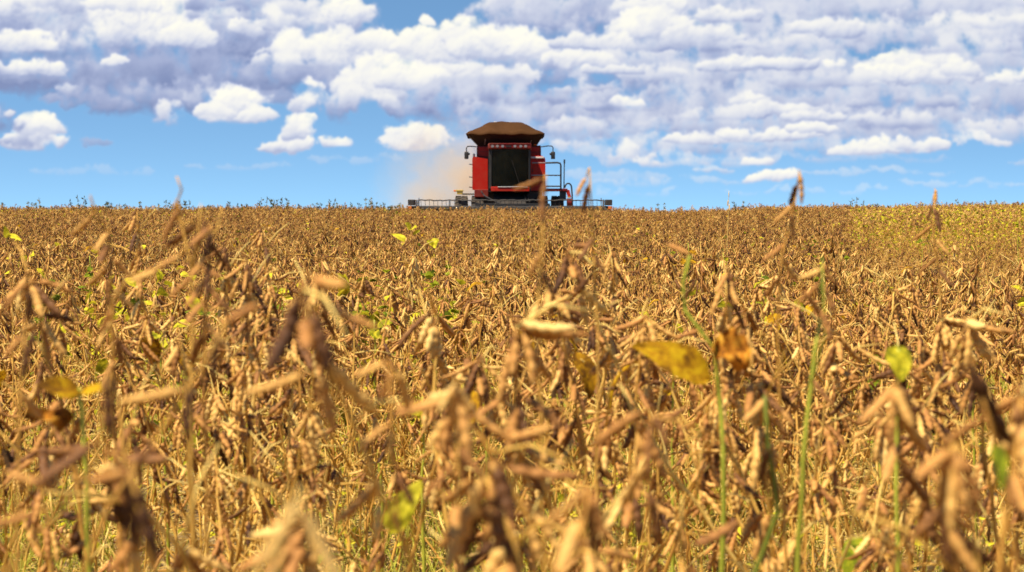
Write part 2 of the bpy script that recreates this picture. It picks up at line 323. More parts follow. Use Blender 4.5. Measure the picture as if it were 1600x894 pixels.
# soil with dry straw tint
gm, gt, gb = mat('soil')
_co = gt.new('ShaderNodeTexCoord').outputs['Object']
_f = gt.m('ADD', gt.m('MULTIPLY', gt.noise(_co, 1.2, 5, 0.6), 0.4), gt.m('MULTIPLY', gt.noise(_co, 28, 5, 0.7), 0.6))
gt.l.new(gt.ramp(_f, [(0.3, (0.10, 0.055, 0.025)), (0.48, (0.26, 0.16, 0.06)), (0.62, (0.42, 0.29, 0.11)), (0.75, (0.52, 0.40, 0.18))]), gb.inputs['Base Color'])
gb.inputs['Roughness'].default_value = 0.95
_bp = gt.new('ShaderNodeBump'); _bp.inputs['Distance'].default_value = 0.02
gt.l.new(gt.noise(_co, 60, 4, 0.7), _bp.inputs['Height']); gt.l.new(_bp.outputs[0], gb.inputs['Normal'])
SOIL = gm

# ------------------------------------------------------------------ object helpers
def link(name, data, parent=None, loc=(0, 0, 0), rot=None):
    o = bpy.data.objects.new(name, data); COL.objects.link(o)
    if parent is not None: o.parent = parent
    o.location = loc
    if rot is not None: o.rotation_euler = rot
    return o
def tag(o, label=None, cat=None, group=None, kind=None):
    if label: o['label'] = label
    if cat: o['category'] = cat
    if group: o['group'] = group
    if kind: o['kind'] = kind
    return o

class G:
    """numpy mesh collector: verts, quads/tris, tone per vertex, material slot per face"""
    def __init__(s): s.v = []; s.f = []; s.t = []; s.mi = []; s.n = 0
    def add(s, v, f, tone=0.5, mi=0):
        v = np.asarray(v, float); s.v.append(v)
        s.f += [tuple(int(i)+s.n for i in q) for q in f]
        s.mi += [mi]*len(f); s.t.append(np.full(len(v), tone)); s.n += len(v)
    def merge(s, o, M=None, mi=None, dt=0.0):
        v = np.concatenate(o.v)
        if M is not None:
            A_ = np.array(M); v = v @ A_[:3, :3].T + A_[:3, 3]
        s.v.append(v); s.f += [tuple(i+s.n for i in q) for q in o.f]
        s.mi += (o.mi if mi is None else [mi]*len(o.f)); s.t.append(np.concatenate(o.t)+dt); s.n += len(v)
    def mesh(s, name, mats, extra=None):
        me = bpy.data.meshes.new(name); v = np.concatenate(s.v)
        me.from_pydata(v.tolist(), [], s.f)
        a = me.attributes.new('tone', 'FLOAT', 'POINT'); a.data.foreach_set('value', np.concatenate(s.t).astype(np.float32))
        for m_ in mats: me.materials.append(m_)
        if len(mats) > 1: me.polygons.foreach_set('material_index', s.mi)
        me.shade_smooth()
        return me

def frames(path):
    path = np.asarray(path, float)
    T = np.gradient(path, axis=0); T /= np.linalg.norm(T, axis=1, keepdims=True)+1e-12
    ref = np.array([0, 0, 1.0]) if abs(T[0][2]) < 0.9 else np.array([1.0, 0, 0])
    N = [np.cross(T[0], ref)]; N[0] /= np.linalg.norm(N[0])
    for i in range(1, len(path)):
        n = N[-1] - T[i]*np.dot(N[-1], T[i]); N.append(n/(np.linalg.norm(n)+1e-12))
    N = np.array(N); B = np.cross(T, N)
    return path, T, N, B
def tube(g, path, rad, sides=5, tone=0.5, mi=0, flat=1.0, roll=0.0):
    p, T, N, B = frames(path); n = len(p)
    rad = np.full(n, rad) if np.isscalar(rad) else np.asarray(rad)
    a = np.arange(sides)*2*math.pi/sides + roll
    v = (p[:, None] + rad[:, None, None]*(np.cos(a)[None, :, None]*N[:, None] + flat*np.sin(a)[None, :, None]*B[:, None])).reshape(-1, 3)
    f = [(i*sides+j, i*sides+(j+1) % sides, (i+1)*sides+(j+1) % sides, (i+1)*sides+j) for i in range(n-1) for j in range(sides)]
    f.append(tuple(range(sides-1, -1, -1))); f.append(tuple((n-1)*sides+j for j in range(sides)))
    g.add(v, f, tone, mi)

def pod(g, base, dirv, L, W, bend, side, rings=11, sides=8, tone=0.5, mi=0, beans=3):
    """a soybean pod: short pedicel, swollen over each bean, curved, with a beak"""
    base = np.asarray(base, float); d = np.asarray(dirv, float); d = d/np.linalg.norm(d)
    s_ = np.asarray(side, float); s_ = s_ - d*np.dot(s_, d); s_ = s_/(np.linalg.norm(s_)+1e-9)
    t = np.linspace(0, 1, rings)
    pth = base + L*(t[:, None]*d + bend*((t-0.0)**2)[:, None]*s_)
    env = np.clip((t-0.03)/0.17, 0.10, 1)*np.clip((1.03-t)/0.20, 0.06, 1)**0.8
    bump = 1 + 0.25*np.cos((t-0.22)/(0.66/max(beans, 1))*2*math.pi - math.pi*0.5)
    r = W*0.5*env*np.where((t > .1) & (t < .92), bump, 1)
    tube(g, pth, r, sides, tone, mi, flat=0.62, roll=random.random())

def leaf_geo(g, base, tip, width, normal, curl=0.2, tone=0.5, mi=0, nu=9, nv=7, crumple=0.0, fold=0.15):
    base = np.asarray(base, float); tip = np.asarray(tip, float); ax = tip-base; L = np.linalg.norm(ax); ax /= L
    nrm = np.asarray(normal, float); nrm = nrm-ax*np.dot(nrm, ax); nrm /= np.linalg.norm(nrm); sd_ = np.cross(nrm, ax)
    v = []; ph = random.random()*6
    for i in range(nu):
        t = i/(nu-1); wd = width*0.5*(math.sin(math.pi*min(1, t**0.72*0.97+0.015))**0.8)
        for j in range(nv):
            s_ = (j/(nv-1))*2-1
            h = -curl*L*(t-0.3)**2 + fold*wd*abs(s_) + 0.07*wd*math.sin(9*t+ph+3*s_) + 0.05*wd*math.sin(26*(t-abs(s_)*.25))*abs(s_)
            h += crumple*L*(math.sin(7*t+3*s_+ph)*math.cos(5*s_+ph*2)+0.4*math.sin(15*t+8*s_))
            v.append(base + ax*L*t*(1-crumple*0.3*abs(s_)) + sd_*wd*s_ + nrm*h)
    f = [(i*nv+j, i*nv+j+1, (i+1)*nv+j+1, (i+1)*nv+j) for i in range(nu-1) for j in range(nv-1)]
    g.add(v, f, tone, mi)

# ------------------------------------------------------------------ terrain
def crest_px(u):                       # photo row of the crop's top edge along the crest
    xs = [-0.5, -0.257, -0.10, 0.045, 0.062, 0.074, 0.085, 0.12, 0.16, 0.257, 0.5]
    ys = [326, 326, 325.5, 326.5, 329.5, 331.5, 329, 325.5, 323.5, 320, 318]
    return np.interp(u, xs, ys) + .7*np.sin(u*70+1) + .5*np.sin(u*181) + .35*np.sin(u*411+2)
def ground_z(x, y):
    x = np.asarray(x, float); y = np.asarray(y, float)
    u = x/np.maximum(y, 5.0)
    zc = CAMZ - (crest_px(u)-328)/FPX*88 - 0.92
    t = np.clip((y-16)/(88-16), 0, 1); s_ = t*t*(3-2*t)
    s_ = 0.5*s_ + 0.5*t
    z = zc*s_ + 0.012*np.sin(x*1.7+y*0.9)*np.clip(y/8, 0, 1)
    far = np.clip(y-94, 0, 500)
    return z - 0.035*far
xs = np.concatenate([-np.geomspace(3500, 62, 16), np.arange(-60, 61, 1.5), np.geomspace(62, 3500, 16)])
ys = np.concatenate([[-3500, -900, -200, -60, -20, -8], np.arange(-3, 110, 1.0), np.geomspace(112, 6000, 30)])
X, Y = np.meshgrid(xs, ys); Z = ground_z(X, Y)
nx, ny = len(xs), len(ys)
me = bpy.data.meshes.new('ground')
me.from_pydata(np.stack([X.ravel(), Y.ravel(), Z.ravel()], 1).tolist(), [], [(j*nx+i, j*nx+i+1, (j+1)*nx+i+1, (j+1)*nx+i) for j in range(ny-1) for i in range(nx-1)])
me.shade_smooth(); me.materials.append(SOIL)
tag(link('ground', me), kind='structure')

# ------------------------------------------------------------------ combine harvester (faces the camera, -Y)
class B:
    """bmesh collector for machine parts"""
    def __init__(s): s.b = bmesh.new()
    def box(s, x0, x1, y0, y1, z0, z1, bev=0.0):
        r = bmesh.ops.create_cube(s.b, size=1.0); vs_ = r['verts']
        for v in vs_: v.co = Vector(((x0+x1)/2+v.co.x*(x1-x0), (y0+y1)/2+v.co.y*(y1-y0), (z0+z1)/2+v.co.z*(z1-z0)))
        if bev:
            es = list({e for v in vs_ for e in v.link_edges})
            bmesh.ops.bevel(s.b, geom=es, offset=bev, segments=3, profile=0.6, affect='EDGES')
        return s
    def loft(s, secs, close=True):
        """secs: list of rings (lists of 3D points with equal count)"""
        rings = [[s.b.verts.new(p) for p in r] for r in secs]; n = len(rings[0])
        for a, b in zip(rings, rings[1:]):
            for i in range(n): s.b.faces.new((a[i], a[(i+1) % n], b[(i+1) % n], b[i]))
        if close: s.b.faces.new(rings[0][::-1]); s.b.faces.new(rings[-1])
        return s
    def tube(s, pts, r, n=8, r2=None):
        p, T, N, Bn = frames(pts); rr = np.linspace(r, r if r2 is None else r2, len(p))
        s.loft([[tuple(p[i]+rr[i]*(math.cos(2*math.pi*k_/n)*N[i]+math.sin(2*math.pi*k_/n)*Bn[i])) for k_ in range(n)] for i in range(len(p))])
        return s
    def lathe_x(s, prof, cx, cy_, cz, n=40):
        """profile of (x, r) turned about the X axis"""
        s.loft([[(cx+x, cy_+r*math.cos(2*math.pi*k_/n), cz+r*math.sin(2*math.pi*k_/n)) for k_ in range(n)] for x, r in prof])
        return s
    def obj(s, name, m_, parent, smooth=False, label=None):
        bmesh.ops.recalc_face_normals(s.b, faces=s.b.faces)
        me = bpy.data.meshes.new(name); s.b.to_mesh(me); s.b.free(); me.materials.append(m_)
        if smooth: me.shade_smooth(); me.set_sharp_from_angle(angle=R(40))
        o = link(name, me, parent)
        if label: o['label'] = label
        return o

D_H = 84.0; PPM = FPX/D_H
hz0 = float(ground_z(-0.13, D_H))
harv = link('combine_harvester', None, loc=(0, D_H, hz0))
tag(harv, 'red combine harvester with brown covered grain tank driving towards the camera', 'harvester')
_gy = 328 + (CAMZ-hz0)*PPM           # photo row of the machine's ground
def HX(px): return (px-800)/PPM
def HZ(py): return (_gy-py)/PPM

# body behind the cab
b = B(); b.box(HX(744), HX(846), 1.3, 4.6, HZ(300), HZ(226), .05)
b.box(HX(752), HX(838), 4.55, 8.0, HZ(300), HZ(250), .12)
body = b.obj('body', DRED, harv, True)
B().box(HX(747), HX(843), 1.25, 1.31, HZ(243), HZ(229)).obj('tank_front_panel', RED, body)
B().box(HX(760), HX(830), 1.6, 7.6, HZ(322), HZ(297), .05).obj('chassis', DARK, body)
B().box(HX(757), HX(760.5), 8.0, 9.0, HZ(318), HZ(270), .04).box(HX(830), HX(833.5), 8.0, 9.0, HZ(318), HZ(270), .04).box(HX(757), HX(833.5), 8.02, 9.05, HZ(268), HZ(262), .04).obj('straw_hood', DRED, body)
# side panels with rounded shoulders
def shoulder(x0, x1, y0, y1, z0, z1, r, out):
    ring = []
    for yy in (y0, y1):
        pts = [(x0, yy, z0), (x1, yy, z0)]
        if out > 0:
            for k_ in range(7): a = k_/6*math.pi/2; pts.append((x1-r+r*math.cos(a), yy, z1-r+r*math.sin(a)))
            pts.append((x0, yy, z1))
        else:
            pts.append((x1, yy, z1-0.10))
            for k_ in range(7): a = math.pi/2+k_/6*math.pi/2; pts.append((x0+r+r*math.cos(a), yy, z1-r+r*math.sin(a)))
        ring.append(pts)
    return ring
b = B(); b.loft(shoulder(HX(737.6), HX(762), 0.55, 4.0, HZ(296), HZ(244.5), 0.10, -1)); b.obj('side_panel', RED, harv, True, 'plain red side panel on the left of the cab')
b = B(); b.loft(shoulder(HX(827.5), HX(852.5), 0.55, 4.0, HZ(298), HZ(243), 0.20, 1)); sp = b.obj('side_panel', RED, harv, True, 'red side panel with rounded shoulder behind the railing')
B().box(HX(829), HX(850), 0.50, 0.552, HZ(247.2), HZ(244.6), .012).obj('painted_highlight', WHT, sp)  # white strip painting the sun's highlight along the top of the panel
B().box(HX(829), HX(850), .535, .549, HZ(284.6), HZ(284)).box(HX(832), HX(833), .53, .549, HZ(268), HZ(264)).obj('panel_seam', BLK, sp)
B().box(HX(746), HX(762), 1.235, 1.249, HZ(236), HZ(235.6)).box(HX(830), HX(844), 1.235, 1.249, HZ(237), HZ(236.4)).obj('tank_seam', BLK, body)
B().tube([(HX(752), .2, HZ(299)), (HX(757), -.4, HZ(306)), (HX(768), -.9, HZ(312)), (HX(780), -1.6, HZ(318))], .03).tube([(HX(812), .2, HZ(300)), (HX(819), -.5, HZ(305)), (HX(822), -1.4, HZ(316))], .025).tube([(HX(815), .2, HZ(300)), (HX(823), -.5, HZ(306)), (HX(827), -1.4, HZ(316))], .02).obj('hydraulic_hose', BLK, harv, True)
B().box(HX(738), HX(741), 1.0, 2.2, HZ(246), HZ(239), .02).obj('air_intake', GREY, harv)
# grain tank extension
def ring_rect(x0, x1, y0, y1, z, n=1): return [(x0, y0, z), (x1, y0, z), (x1, y1, z), (x0, y1, z)]
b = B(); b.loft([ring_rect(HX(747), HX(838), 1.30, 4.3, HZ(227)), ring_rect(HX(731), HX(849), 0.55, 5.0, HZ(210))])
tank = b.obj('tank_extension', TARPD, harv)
B().tube([(HX(757), 1.1, HZ(225)), (HX(758), 0.9, HZ(219)), (HX(758), .85, HZ(216))], .03).tube([(HX(828), 1.1, HZ(226)), (HX(832), 0.85, HZ(214))], .02).obj('brace', GREY, tank)
# tarp cover: a low tent with sagging hem
xl, xr, yf, yb = HX(727.5), HX(851.5), 0.42, 5.15
nu_, nv_ = 41, 25; vts = []; fcs = []
for j in range(nv_):
    tv = j/(nv_-1)*2-1
    for i in range(nu_):
        tu = i/(nu_-1)*2-1
        x = (xl+xr)/2 + tu*(xr-xl)/2; y = (yf+yb)/2 + tv*(yb-yf)/2
        ex = min(1, (1-abs(tu))/0.62); ey = min(1, (1-abs(tv))/0.45)
        h = min(ex, ey)
        z = HZ(208.5) + (HZ(188.5)-HZ(208.5))*h**0.86
        z += 0.05*math.sin(9*tu+2*tv)*math.sin(6*tv) - 0.03*(1-h)*abs(math.sin(7.5*tu))
        vts.append((x, y, z))
for j in range(nv_-1):
    for i in range(nu_-1): fcs.append((j*nu_+i, j*nu_+i+1, (j+1)*nu_+i+1, (j+1)*nu_+i))
# hem hanging from the rim
rim = [j for j in range(nu_)] + [j*nu_+nu_-1 for j in range(1, nv_)] + [(nv_-1)*nu_+i for i in range(nu_-2, -1, -1)] + [j*nu_ for j in range(nv_-2, 0, -1)]
base_i = len(vts)
for k_, i in enumerate(rim):
    x, y, z = vts[i]; cx_, cy_ = (xl+xr)/2, (yf+yb)/2
    drop = 0.04 + 0.012*math.sin(k_*0.30) + 0.005*math.sin(k_*1.1)
    vts.append((cx_+(x-cx_)*0.985, cy_+(y-cy_)*0.985, z-drop))
for k_ in range(len(rim)):
    k2 = (k_+1) % len(rim); fcs.append((rim[k_], base_i+k_, base_i+k2, rim[k2]))
me = bpy.data.meshes.new('tank_cover'); me.from_pydata(vts, [], fcs); me.shade_smooth(); me.materials.append(TARP)
tc_o = link('tank_cover', me, harv)
sm = tc_o.modifiers.new('thick', 'SOLIDIFY'); sm.thickness = 0.012
bp_ = B()
for px, w_, py in ((773, 4.5, 189.2), (797, 5, 189.4), (806, 3, 190.5), (811, 2, 192)):
    bp_.box(HX(px-w_/2), HX(px+w_/2), 1.75, 2.1, HZ(py), HZ(py-1.4), .01)
bp_.obj('patch', WHT, tc_o, label='small white patches on top of the cover')
# cab
cab = B().box(HX(764), HX(769), -0.9, 1.25, HZ(300), HZ(234), .02).box(HX(825), HX(829), -0.9, 1.25, HZ(300), HZ(234), .02)
cab.box(HX(764), HX(829), 1.18, 1.26, HZ(300), HZ(226)).box(HX(764), HX(829), -0.9, 1.2, HZ(300), HZ(295))
cab = cab.obj('cab', BLK, harv)
B().box(HX(763), HX(830), -1.15, 1.24, HZ(234.6), HZ(226), .05).box(HX(765), HX(828), -1.17, -1.10, HZ(227.4), HZ(225.6), .01).obj('cab_roof', DRED, cab, True)
b = B()
for px in (770, 777.5, 785.5, 804.5, 813.5, 821):
    n = 16; rr = 0.062
    b.loft([[(HX(px)+rr*math.cos(2*math.pi*k_/n), yy, HZ(230.2)+rr*math.sin(2*math.pi*k_/n)*0.85) for k_ in range(n)] for yy in (-1.20, -1.14)])
b.obj('work_lights', LAMP, cab, True)
B().box(HX(790), HX(799), -1.18, -1.145, HZ(231), HZ(229.4)).obj('roof_grille', BLK, cab)
# windscreen, slightly raked and bowed
n = 9; front = []; back = []
for k_ in range(n):
    t = k_/(n-1); x = HX(769)+(HX(825.5)-HX(769))*t; bow = -0.16*(1-(2*t-1)**2)
    front.append((x, bow))
b = B(); b.loft([[(x, -0.93+bw_+yo, z) for z, yo in ((HZ(291.5), -.02), (HZ(235), -.09))] + [(x, -0.915+bw_+yo, z) for z, yo in ((HZ(235), -.09), (HZ(291.5), -.02))] for x, bw_ in front])
b.obj('windscreen', GLASS, cab, True)
B().box(HX(767.5), HX(827), -1.10, -0.86, HZ(299.5), HZ(292.3), .03).obj('front_sill', RED, cab)
B().box(HX(778), HX(824), -1.13, -1.102, HZ(293.0), HZ(292.0)).obj('sill_trim', WHT, cab)
B().tube([(HX(768.2), -1.02, HZ(236)), (HX(767.5), -0.98, HZ(291))], .022).tube([(HX(826.3), -1.02, HZ(236)), (HX(826.6), -0.98, HZ(291))], .022).obj('window_frame', BLK, cab)
B().box(HX(788), HX(806), .35, .50, HZ(285), HZ(258), .05).box(HX(787), HX(807), -.05, .45, HZ(289), HZ(284), .04).box(HX(791), HX(803), .38, .48, HZ(257), HZ(251), .03).obj('seat', SEATM, cab)
b = B(); b.tube([(HX(797)+.19*math.cos(a_), -.42+.06*math.sin(a_), HZ(272)+.17*math.sin(a_)) for a_ in np.linspace(0, 2*math.pi, 20)], .014, 6)
b.tube([(HX(797), -.42, HZ(272)), (HX(797), -.55, HZ(294))], .03); b.obj('steering_wheel', BLK, cab)
B().tube([(HX(812), -1.16, HZ(290)), (HX(800), -1.20, HZ(252))], .010, 5).obj('wiper', BLK, cab)
B().box(HX(785), HX(789.5), -.85, -.80, HZ(290), HZ(287.6), .01).obj('dash_papers', WHT, cab)
# mirrors
for sgn, xa, xm, ym in ((-1, 744, 729.5, 229.5), (1, 846, 863.5, 229.0)):
    arm = [(HX(xa), -.2, HZ(230)), (HX(xa+(xm-xa)*.55), -.5, HZ(ym)), (HX(xm-sgn*-0.3-sgn*2), -.6, HZ(ym+.4)), (HX(xm), -.62, HZ(ym+2.8)), (HX(xm), -.62, HZ(ym+9))]
    mo = B().tube(arm, .022).obj('mirror_arm', BLK, harv, True)
    B().box(HX(xm-3.2), HX(xm+3.2), -.70, -.58, HZ(249.5), HZ(238), .04).box(HX(xm+(3.0 if sgn < 0 else -5.4)), HX(xm+(5.4 if sgn < 0 else -3.0)), -.74, -.66, HZ(243.5), HZ(240), .02).obj('mirror', BLK, mo, True)
# beacon behind the right shoulder
B().box(HX(834), HX(839), 1.2, 1.4, HZ(226), HZ(219), .03).obj('beacon', ORG, harv, True)
# handles left
b = B()
for py in (257, 277, 293): b.tube([(HX(738.5), .6, HZ(py)), (HX(733.5), .45, HZ(py-.5)), (HX(733), .7, HZ(py-.5))], .02, 6)
b.obj('grab_handle', BLK, harv)
# platform, railing, ladder on the right
B().box(HX(852), HX(886), -.6, .9, HZ(299), HZ(295), .02).obj('platform', DRED, harv)
r_ = .026
b = B()
b.tube([(HX(831), -.62, HZ(255.4)), (HX(852), -.62, HZ(255.4))], r_).tube([(HX(830), -.62, HZ(274.6)), (HX(852), -.62, HZ(274.6))], r_)
b.obj('front_rail', GREY, harv, True, 'pale handrails in front of the red side panel')
b = B()
b.tube([(HX(852), -.62, HZ(255.4)), (HX(870), -.62, HZ(255)), (HX(874.5), -.62, HZ(256)), (HX(875.6), -.62, HZ(259)), (HX(875.6), -.62, HZ(295))], .036)
b.tube([(HX(852), -.62, HZ(274.6)), (HX(875), -.62, HZ(274.6))], .026).tube([(HX(852), -.62, HZ(291.5)), (HX(875), -.62, HZ(291.5))], .03)
b.obj('railing', BLK, harv, True)
B().tube([(HX(880.5), -.5, HZ(300)), (HX(881.2), -.5, HZ(251))], .022).tube([(HX(881.2), -.5, HZ(256)), (HX(881.3), -.5, HZ(250))], .035).obj('ladder_pole', BLK, harv, True)
b = B(); b.tube([(HX(882+5.2*(1-math.cos(a_))), -.55, HZ(294-7*math.sin(a_))) for a_ in np.linspace(0, math.pi, 12)] + [(HX(893.3), -.55, HZ(305)), (HX(893.6), -.55, HZ(322))], .032); b.obj('hose', BLK, harv, True)
lad = B().box(HX(874), HX(884), -.5, -.2, HZ(312), HZ(298), .02).obj('ladder', BLK, harv)
B().loft([[(HX(883), yy, HZ(297)), (HX(889), yy, HZ(297)), (HX(892), yy, HZ(309)), (HX(887), yy, HZ(309))] for yy in (-.58, -.3)]).obj('ladder_guard', RED, lad)
B().box(HX(886), HX(890.5), -.6, -.5, HZ(309.5), HZ(307.5)).obj('step_light', YEL, lad)
# lamp bar left
B().tube([(HX(741), .1, HZ(303.4)), (HX(722), .1, HZ(303.4))], .03).obj('lamp_bar', BLK, harv)
lb = B().box(HX(714), HX(723), .0, .2, HZ(304), HZ(299.5), .02).box(HX(712), HX(724), -.02, .2, HZ(299.5), HZ(296.8), .02).obj('side_lamp', YEL, harv)
B().box(HX(708.8), HX(714), .02, .16, HZ(299.8), HZ(297), .02).obj('reflector', ORG, lb)
# feeder house and dark undercarriage
b = B(); b.loft([ring_rect(HX(770), HX(825), .2, 1.8, HZ(300)), ring_rect(HX(776), HX(820), -2.4, -1.2, HZ(330))]); b.obj('feeder_house', DARK, harv)
B().box(HX(745), HX(848), .6, 1.0, HZ(330), HZ(299), .03).obj('front_axle', DARK, harv)
B().box(HX(741), HX(763), .3, .62, HZ(308), HZ(296.2), .03).obj('step_box', DRED, harv)
# wheels
def wheel(cx, cyy, rad, wd, name='wheel'):
    h = wd/2
    w_ = B().lathe_x([(-h*.6, rad*.52), (-h, rad*.62), (-h, rad*.90), (-h*.82, rad*.965), (h*.82, rad*.965), (h, rad*.90), (h, rad*.62), (h*.6, rad*.52)], cx, cyy, rad, 40)
    nl = 22
    for k_ in range(nl):
        for sg in (-1, 1):
            a0 = 2*math.pi*(k_+(.5 if sg > 0 else 0))/nl
            ring = []
            for rr in (rad*.955, rad*1.0):
                q = []
                for xx, da in ((0.02*sg, .0), (sg*h*.95, .16), (sg*h*.95, .16+.055), (0.02*sg, .075)):
                    q.append((cx+xx, cyy+rr*math.cos(a0+da), rad+rr*math.sin(a0+da)))
                ring.append(q)
            w_.loft(ring)
    o = w_.obj(name, RUB, harv)
    B().lathe_x([(-h*.55, .02), (-h*.5, rad*.2), (-h*.2, rad*.3), (-h*.55, rad*.50), (h*.55, rad*.50), (h*.2, rad*.3), (h*.5, rad*.2), (h*.55, .02)], cx, cyy, rad, 32).obj('rim', DARK, o, True)
FR = HZ(305.8)/2
for px in (720.5, 746, 846.5, 871.5): wheel(HX(px), .8, FR, 19.5/PPM)
for px in (752, 838): wheel(HX(px), 6.2, FR*.72, .45)
B().box(HX(707), HX(884), .7, .9, FR-.12, FR+.12, .03).obj('axle_tube', DARK, harv)
# small return roller near the ladder
B().lathe_x([(-.11, .02), (-.11, .17), (.11, .17), (.11, .02)], HX(889), -.5, HZ(316.5), 24).obj('roller', DRED, harv, True)
# header with reel
HY = -3.4
hs = D_H/(D_H+HY)            # nearer to the camera, so pixels are a little larger there
def QX(px): return HX(px)/hs*hs*((D_H+HY)/D_H)
def QZ(py): return CAMZ - hz0 - (py-328)/FPX*(D_H+HY)
hd = B().box(QX(646), QX(948), HY+.9, HY+1.0, QZ(345), QZ(323.5), .01)
hd.box(QX(742), QX(860), HY+.86, HY+.96, QZ(324), QZ(318), .01)
hd.tube([(QX(646), HY+.9, QZ(323.5)), (QX(948), HY+.9, QZ(323.5))], .05)
hd = hd.obj('header_frame', BLK, harv)
# auger
b = B(); b.tube([(QX(650), HY+.55, QZ(336)), (QX(945), HY+.55, QZ(336))], .17, 12)
b.obj('auger', DARK, hd, True)
B().box(QX(648), QX(946), HY-.35, HY-.15, QZ(350), QZ(348)).obj('cutter_bar', GREY, hd)
reel = B(); cx0, cx1 = QX(654), QX(943)
reel.tube([(cx0, HY, QZ(326)), (cx1, HY, QZ(326))], .06, 8)
reel = reel.obj('reel', DARK, harv)
for q in range(4):
    a_ = math.pi/2 + q*math.pi/2; rr = .27
    zc_, yc_ = QZ(323.5)+rr*math.sin(a_), HY+rr*math.cos(a_)
    b = B()
    npt = 60
    pts = [(cx0+(cx1-cx0)*i/npt, yc_, zc_ + .012*math.sin(i*2.1)+.01*math.sin(i*.7)) for i in range(npt+1)]
    b.tube(pts, .028, 6)
    for i in range(44):
        x = cx0+.1+(cx1-cx0-.2)*i/43
        b.tube([(x, yc_, zc_), (x+.01, yc_+.02, zc_-.24)], .0085, 4)
    b.obj('reel_bat', DARK, reel)
b = B()
for i in range(7):
    x = cx0+(cx1-cx0)*i/6
    for q in range(4):
        a_ = math.pi/2 + q*math.pi/2
        b.tube([(x, HY, QZ(323.5)), (x, HY+.30*math.cos(a_), QZ(323.5)+.30*math.sin(a_))], .018, 5)
b.obj('reel_spider', BLK, reel)
for px, sg in ((643, -1), (951, 1)):
    e = B().box(QX(px-5), QX(px+5), HY-.3, HY+.9, QZ(321), QZ(312), .03).loft([[(QX(px)+dx_*.12, HY-1.3, QZ(350)) for dx_ in (-1, 1)]+[(QX(px)+dx_*.12, HY-1.25, QZ(345)) for dx_ in (1, -1)], [(QX(px)+dx_*.14, HY+.9, QZ(352)) for dx_ in (-1, 1)]+[(QX(px)+dx_*.14, HY+.9, QZ(322)) for dx_ in (1, -1)]])
    e = e.obj('header_end', DARK, harv)
    B().box(QX(px+sg*2-3.5), QX(px+sg*2+3), HY-.36, HY-.3, QZ(327), QZ(322.4), .01).obj('reflector', ORG, e)
    B().tube([(QX(px-sg*12), HY-.1, QZ(326)), (QX(px-sg*12), HY-.1, QZ(309.5))], .02, 5).tube([(QX(px-sg*8.5), HY-.1, QZ(326)), (QX(px-sg*8.5), HY-.1, QZ(312.5))], .04, 5).obj('reel_arm', GREY, e)

# dust trailing on the left of the machine
gm, gt, gb = mat('dust'); gt.n.remove(gb)
pv = gt.new('ShaderNodeVolumePrincipled'); pv.inputs['Color'].default_value = (0.92, 0.72, 0.44, 1); pv.inputs['Anisotropy'].default_value = -0.15
co = objco(gt); ln = gt.vm('LENGTH', co, out=1)
fall = gt.mr(ln, 0.15, 1.0, 1.0, 0.0, True)
nz_ = gt.mr(gt.noise(co, 2.2, 4, 0.6), 0.36, 0.66, 0.0, 1.3)
gt.l.new(gt.m('MULTIPLY', gt.m('MULTIPLY', fall, nz_), 0.36), pv.inputs['Density'])
gt.l.new(pv.outputs[0], gt.n['Material Output'].inputs['Volume'])
bm_ = bmesh.new(); bmesh.ops.create_icosphere(bm_, subdivisions=4, radius=1.0); me = bpy.data.meshes.new('dust_cloud'); bm_.to_mesh(me); bm_.free(); me.materials.append(gm)
dc = link('dust_cloud', me, loc=(HX(708), D_H+7.0, hz0+1.7)); dc.scale = (4.4, 5.0, 4.0)
tag(dc, 'thin beige dust drifting on the left of the harvester', 'dust', kind='stuff')

# ------------------------------------------------------------------ soybean plants
def rv(s=1.0): return rng.normal(size=3)*s
def cluster_geo(npod, hi=True, apex=False):
    """a node's worth of pods, hanging out and down from the origin"""
    g = G(); rings, sides = (19, 9) if hi else (11, 6)
    a0 = random.random()*6.28
    for k_ in range(npod):
        a = a0 + (k_-(npod-1)/2)*random.uniform(.5, 1.0) + random.uniform(-.2, .2)
        down = random.uniform(-3.6, -0.9) if random.random() < .93 else random.uniform(-.3, .7)
        if apex: down = random.uniform(-1.8, -0.5); a = random.random()*6.28
        d = np.array([math.cos(a), math.sin(a), down]); d /= np.linalg.norm(d)
        L = random.uniform(.038, .058); beans = random.choice((2, 3, 3, 3, 4)); W = random.uniform(.0088, .0112)
        if beans == 2: L *= .8
        b0 = np.array([0, 0, random.uniform(-.012, .012)])
        b1 = b0 + d*random.uniform(.004, .014)
        tube(g, [b0, (b0+b1)/2+[0, 0, .001], b1+d*.003], .0009, 4, .5)
        pod(g, b1, d, L, W, random.choice((-1, 1))*random.uniform(.08, .34), [0, 0, 1], rings, sides, tone=float(np.clip(rng.normal(.60, .27), .02, 1)), beans=beans)
    return g
random.seed(3)
CLS_HI = [cluster_geo(random.choice((3, 4, 4, 5, 6))) for _ in range(16)]
CLS_HI_M = [g.mesh('pod_cluster', [POD]) for g in CLS_HI]
CLS_LO = [cluster_geo(random.choice((2, 3, 3, 4)), hi=False) for _ in range(14)]

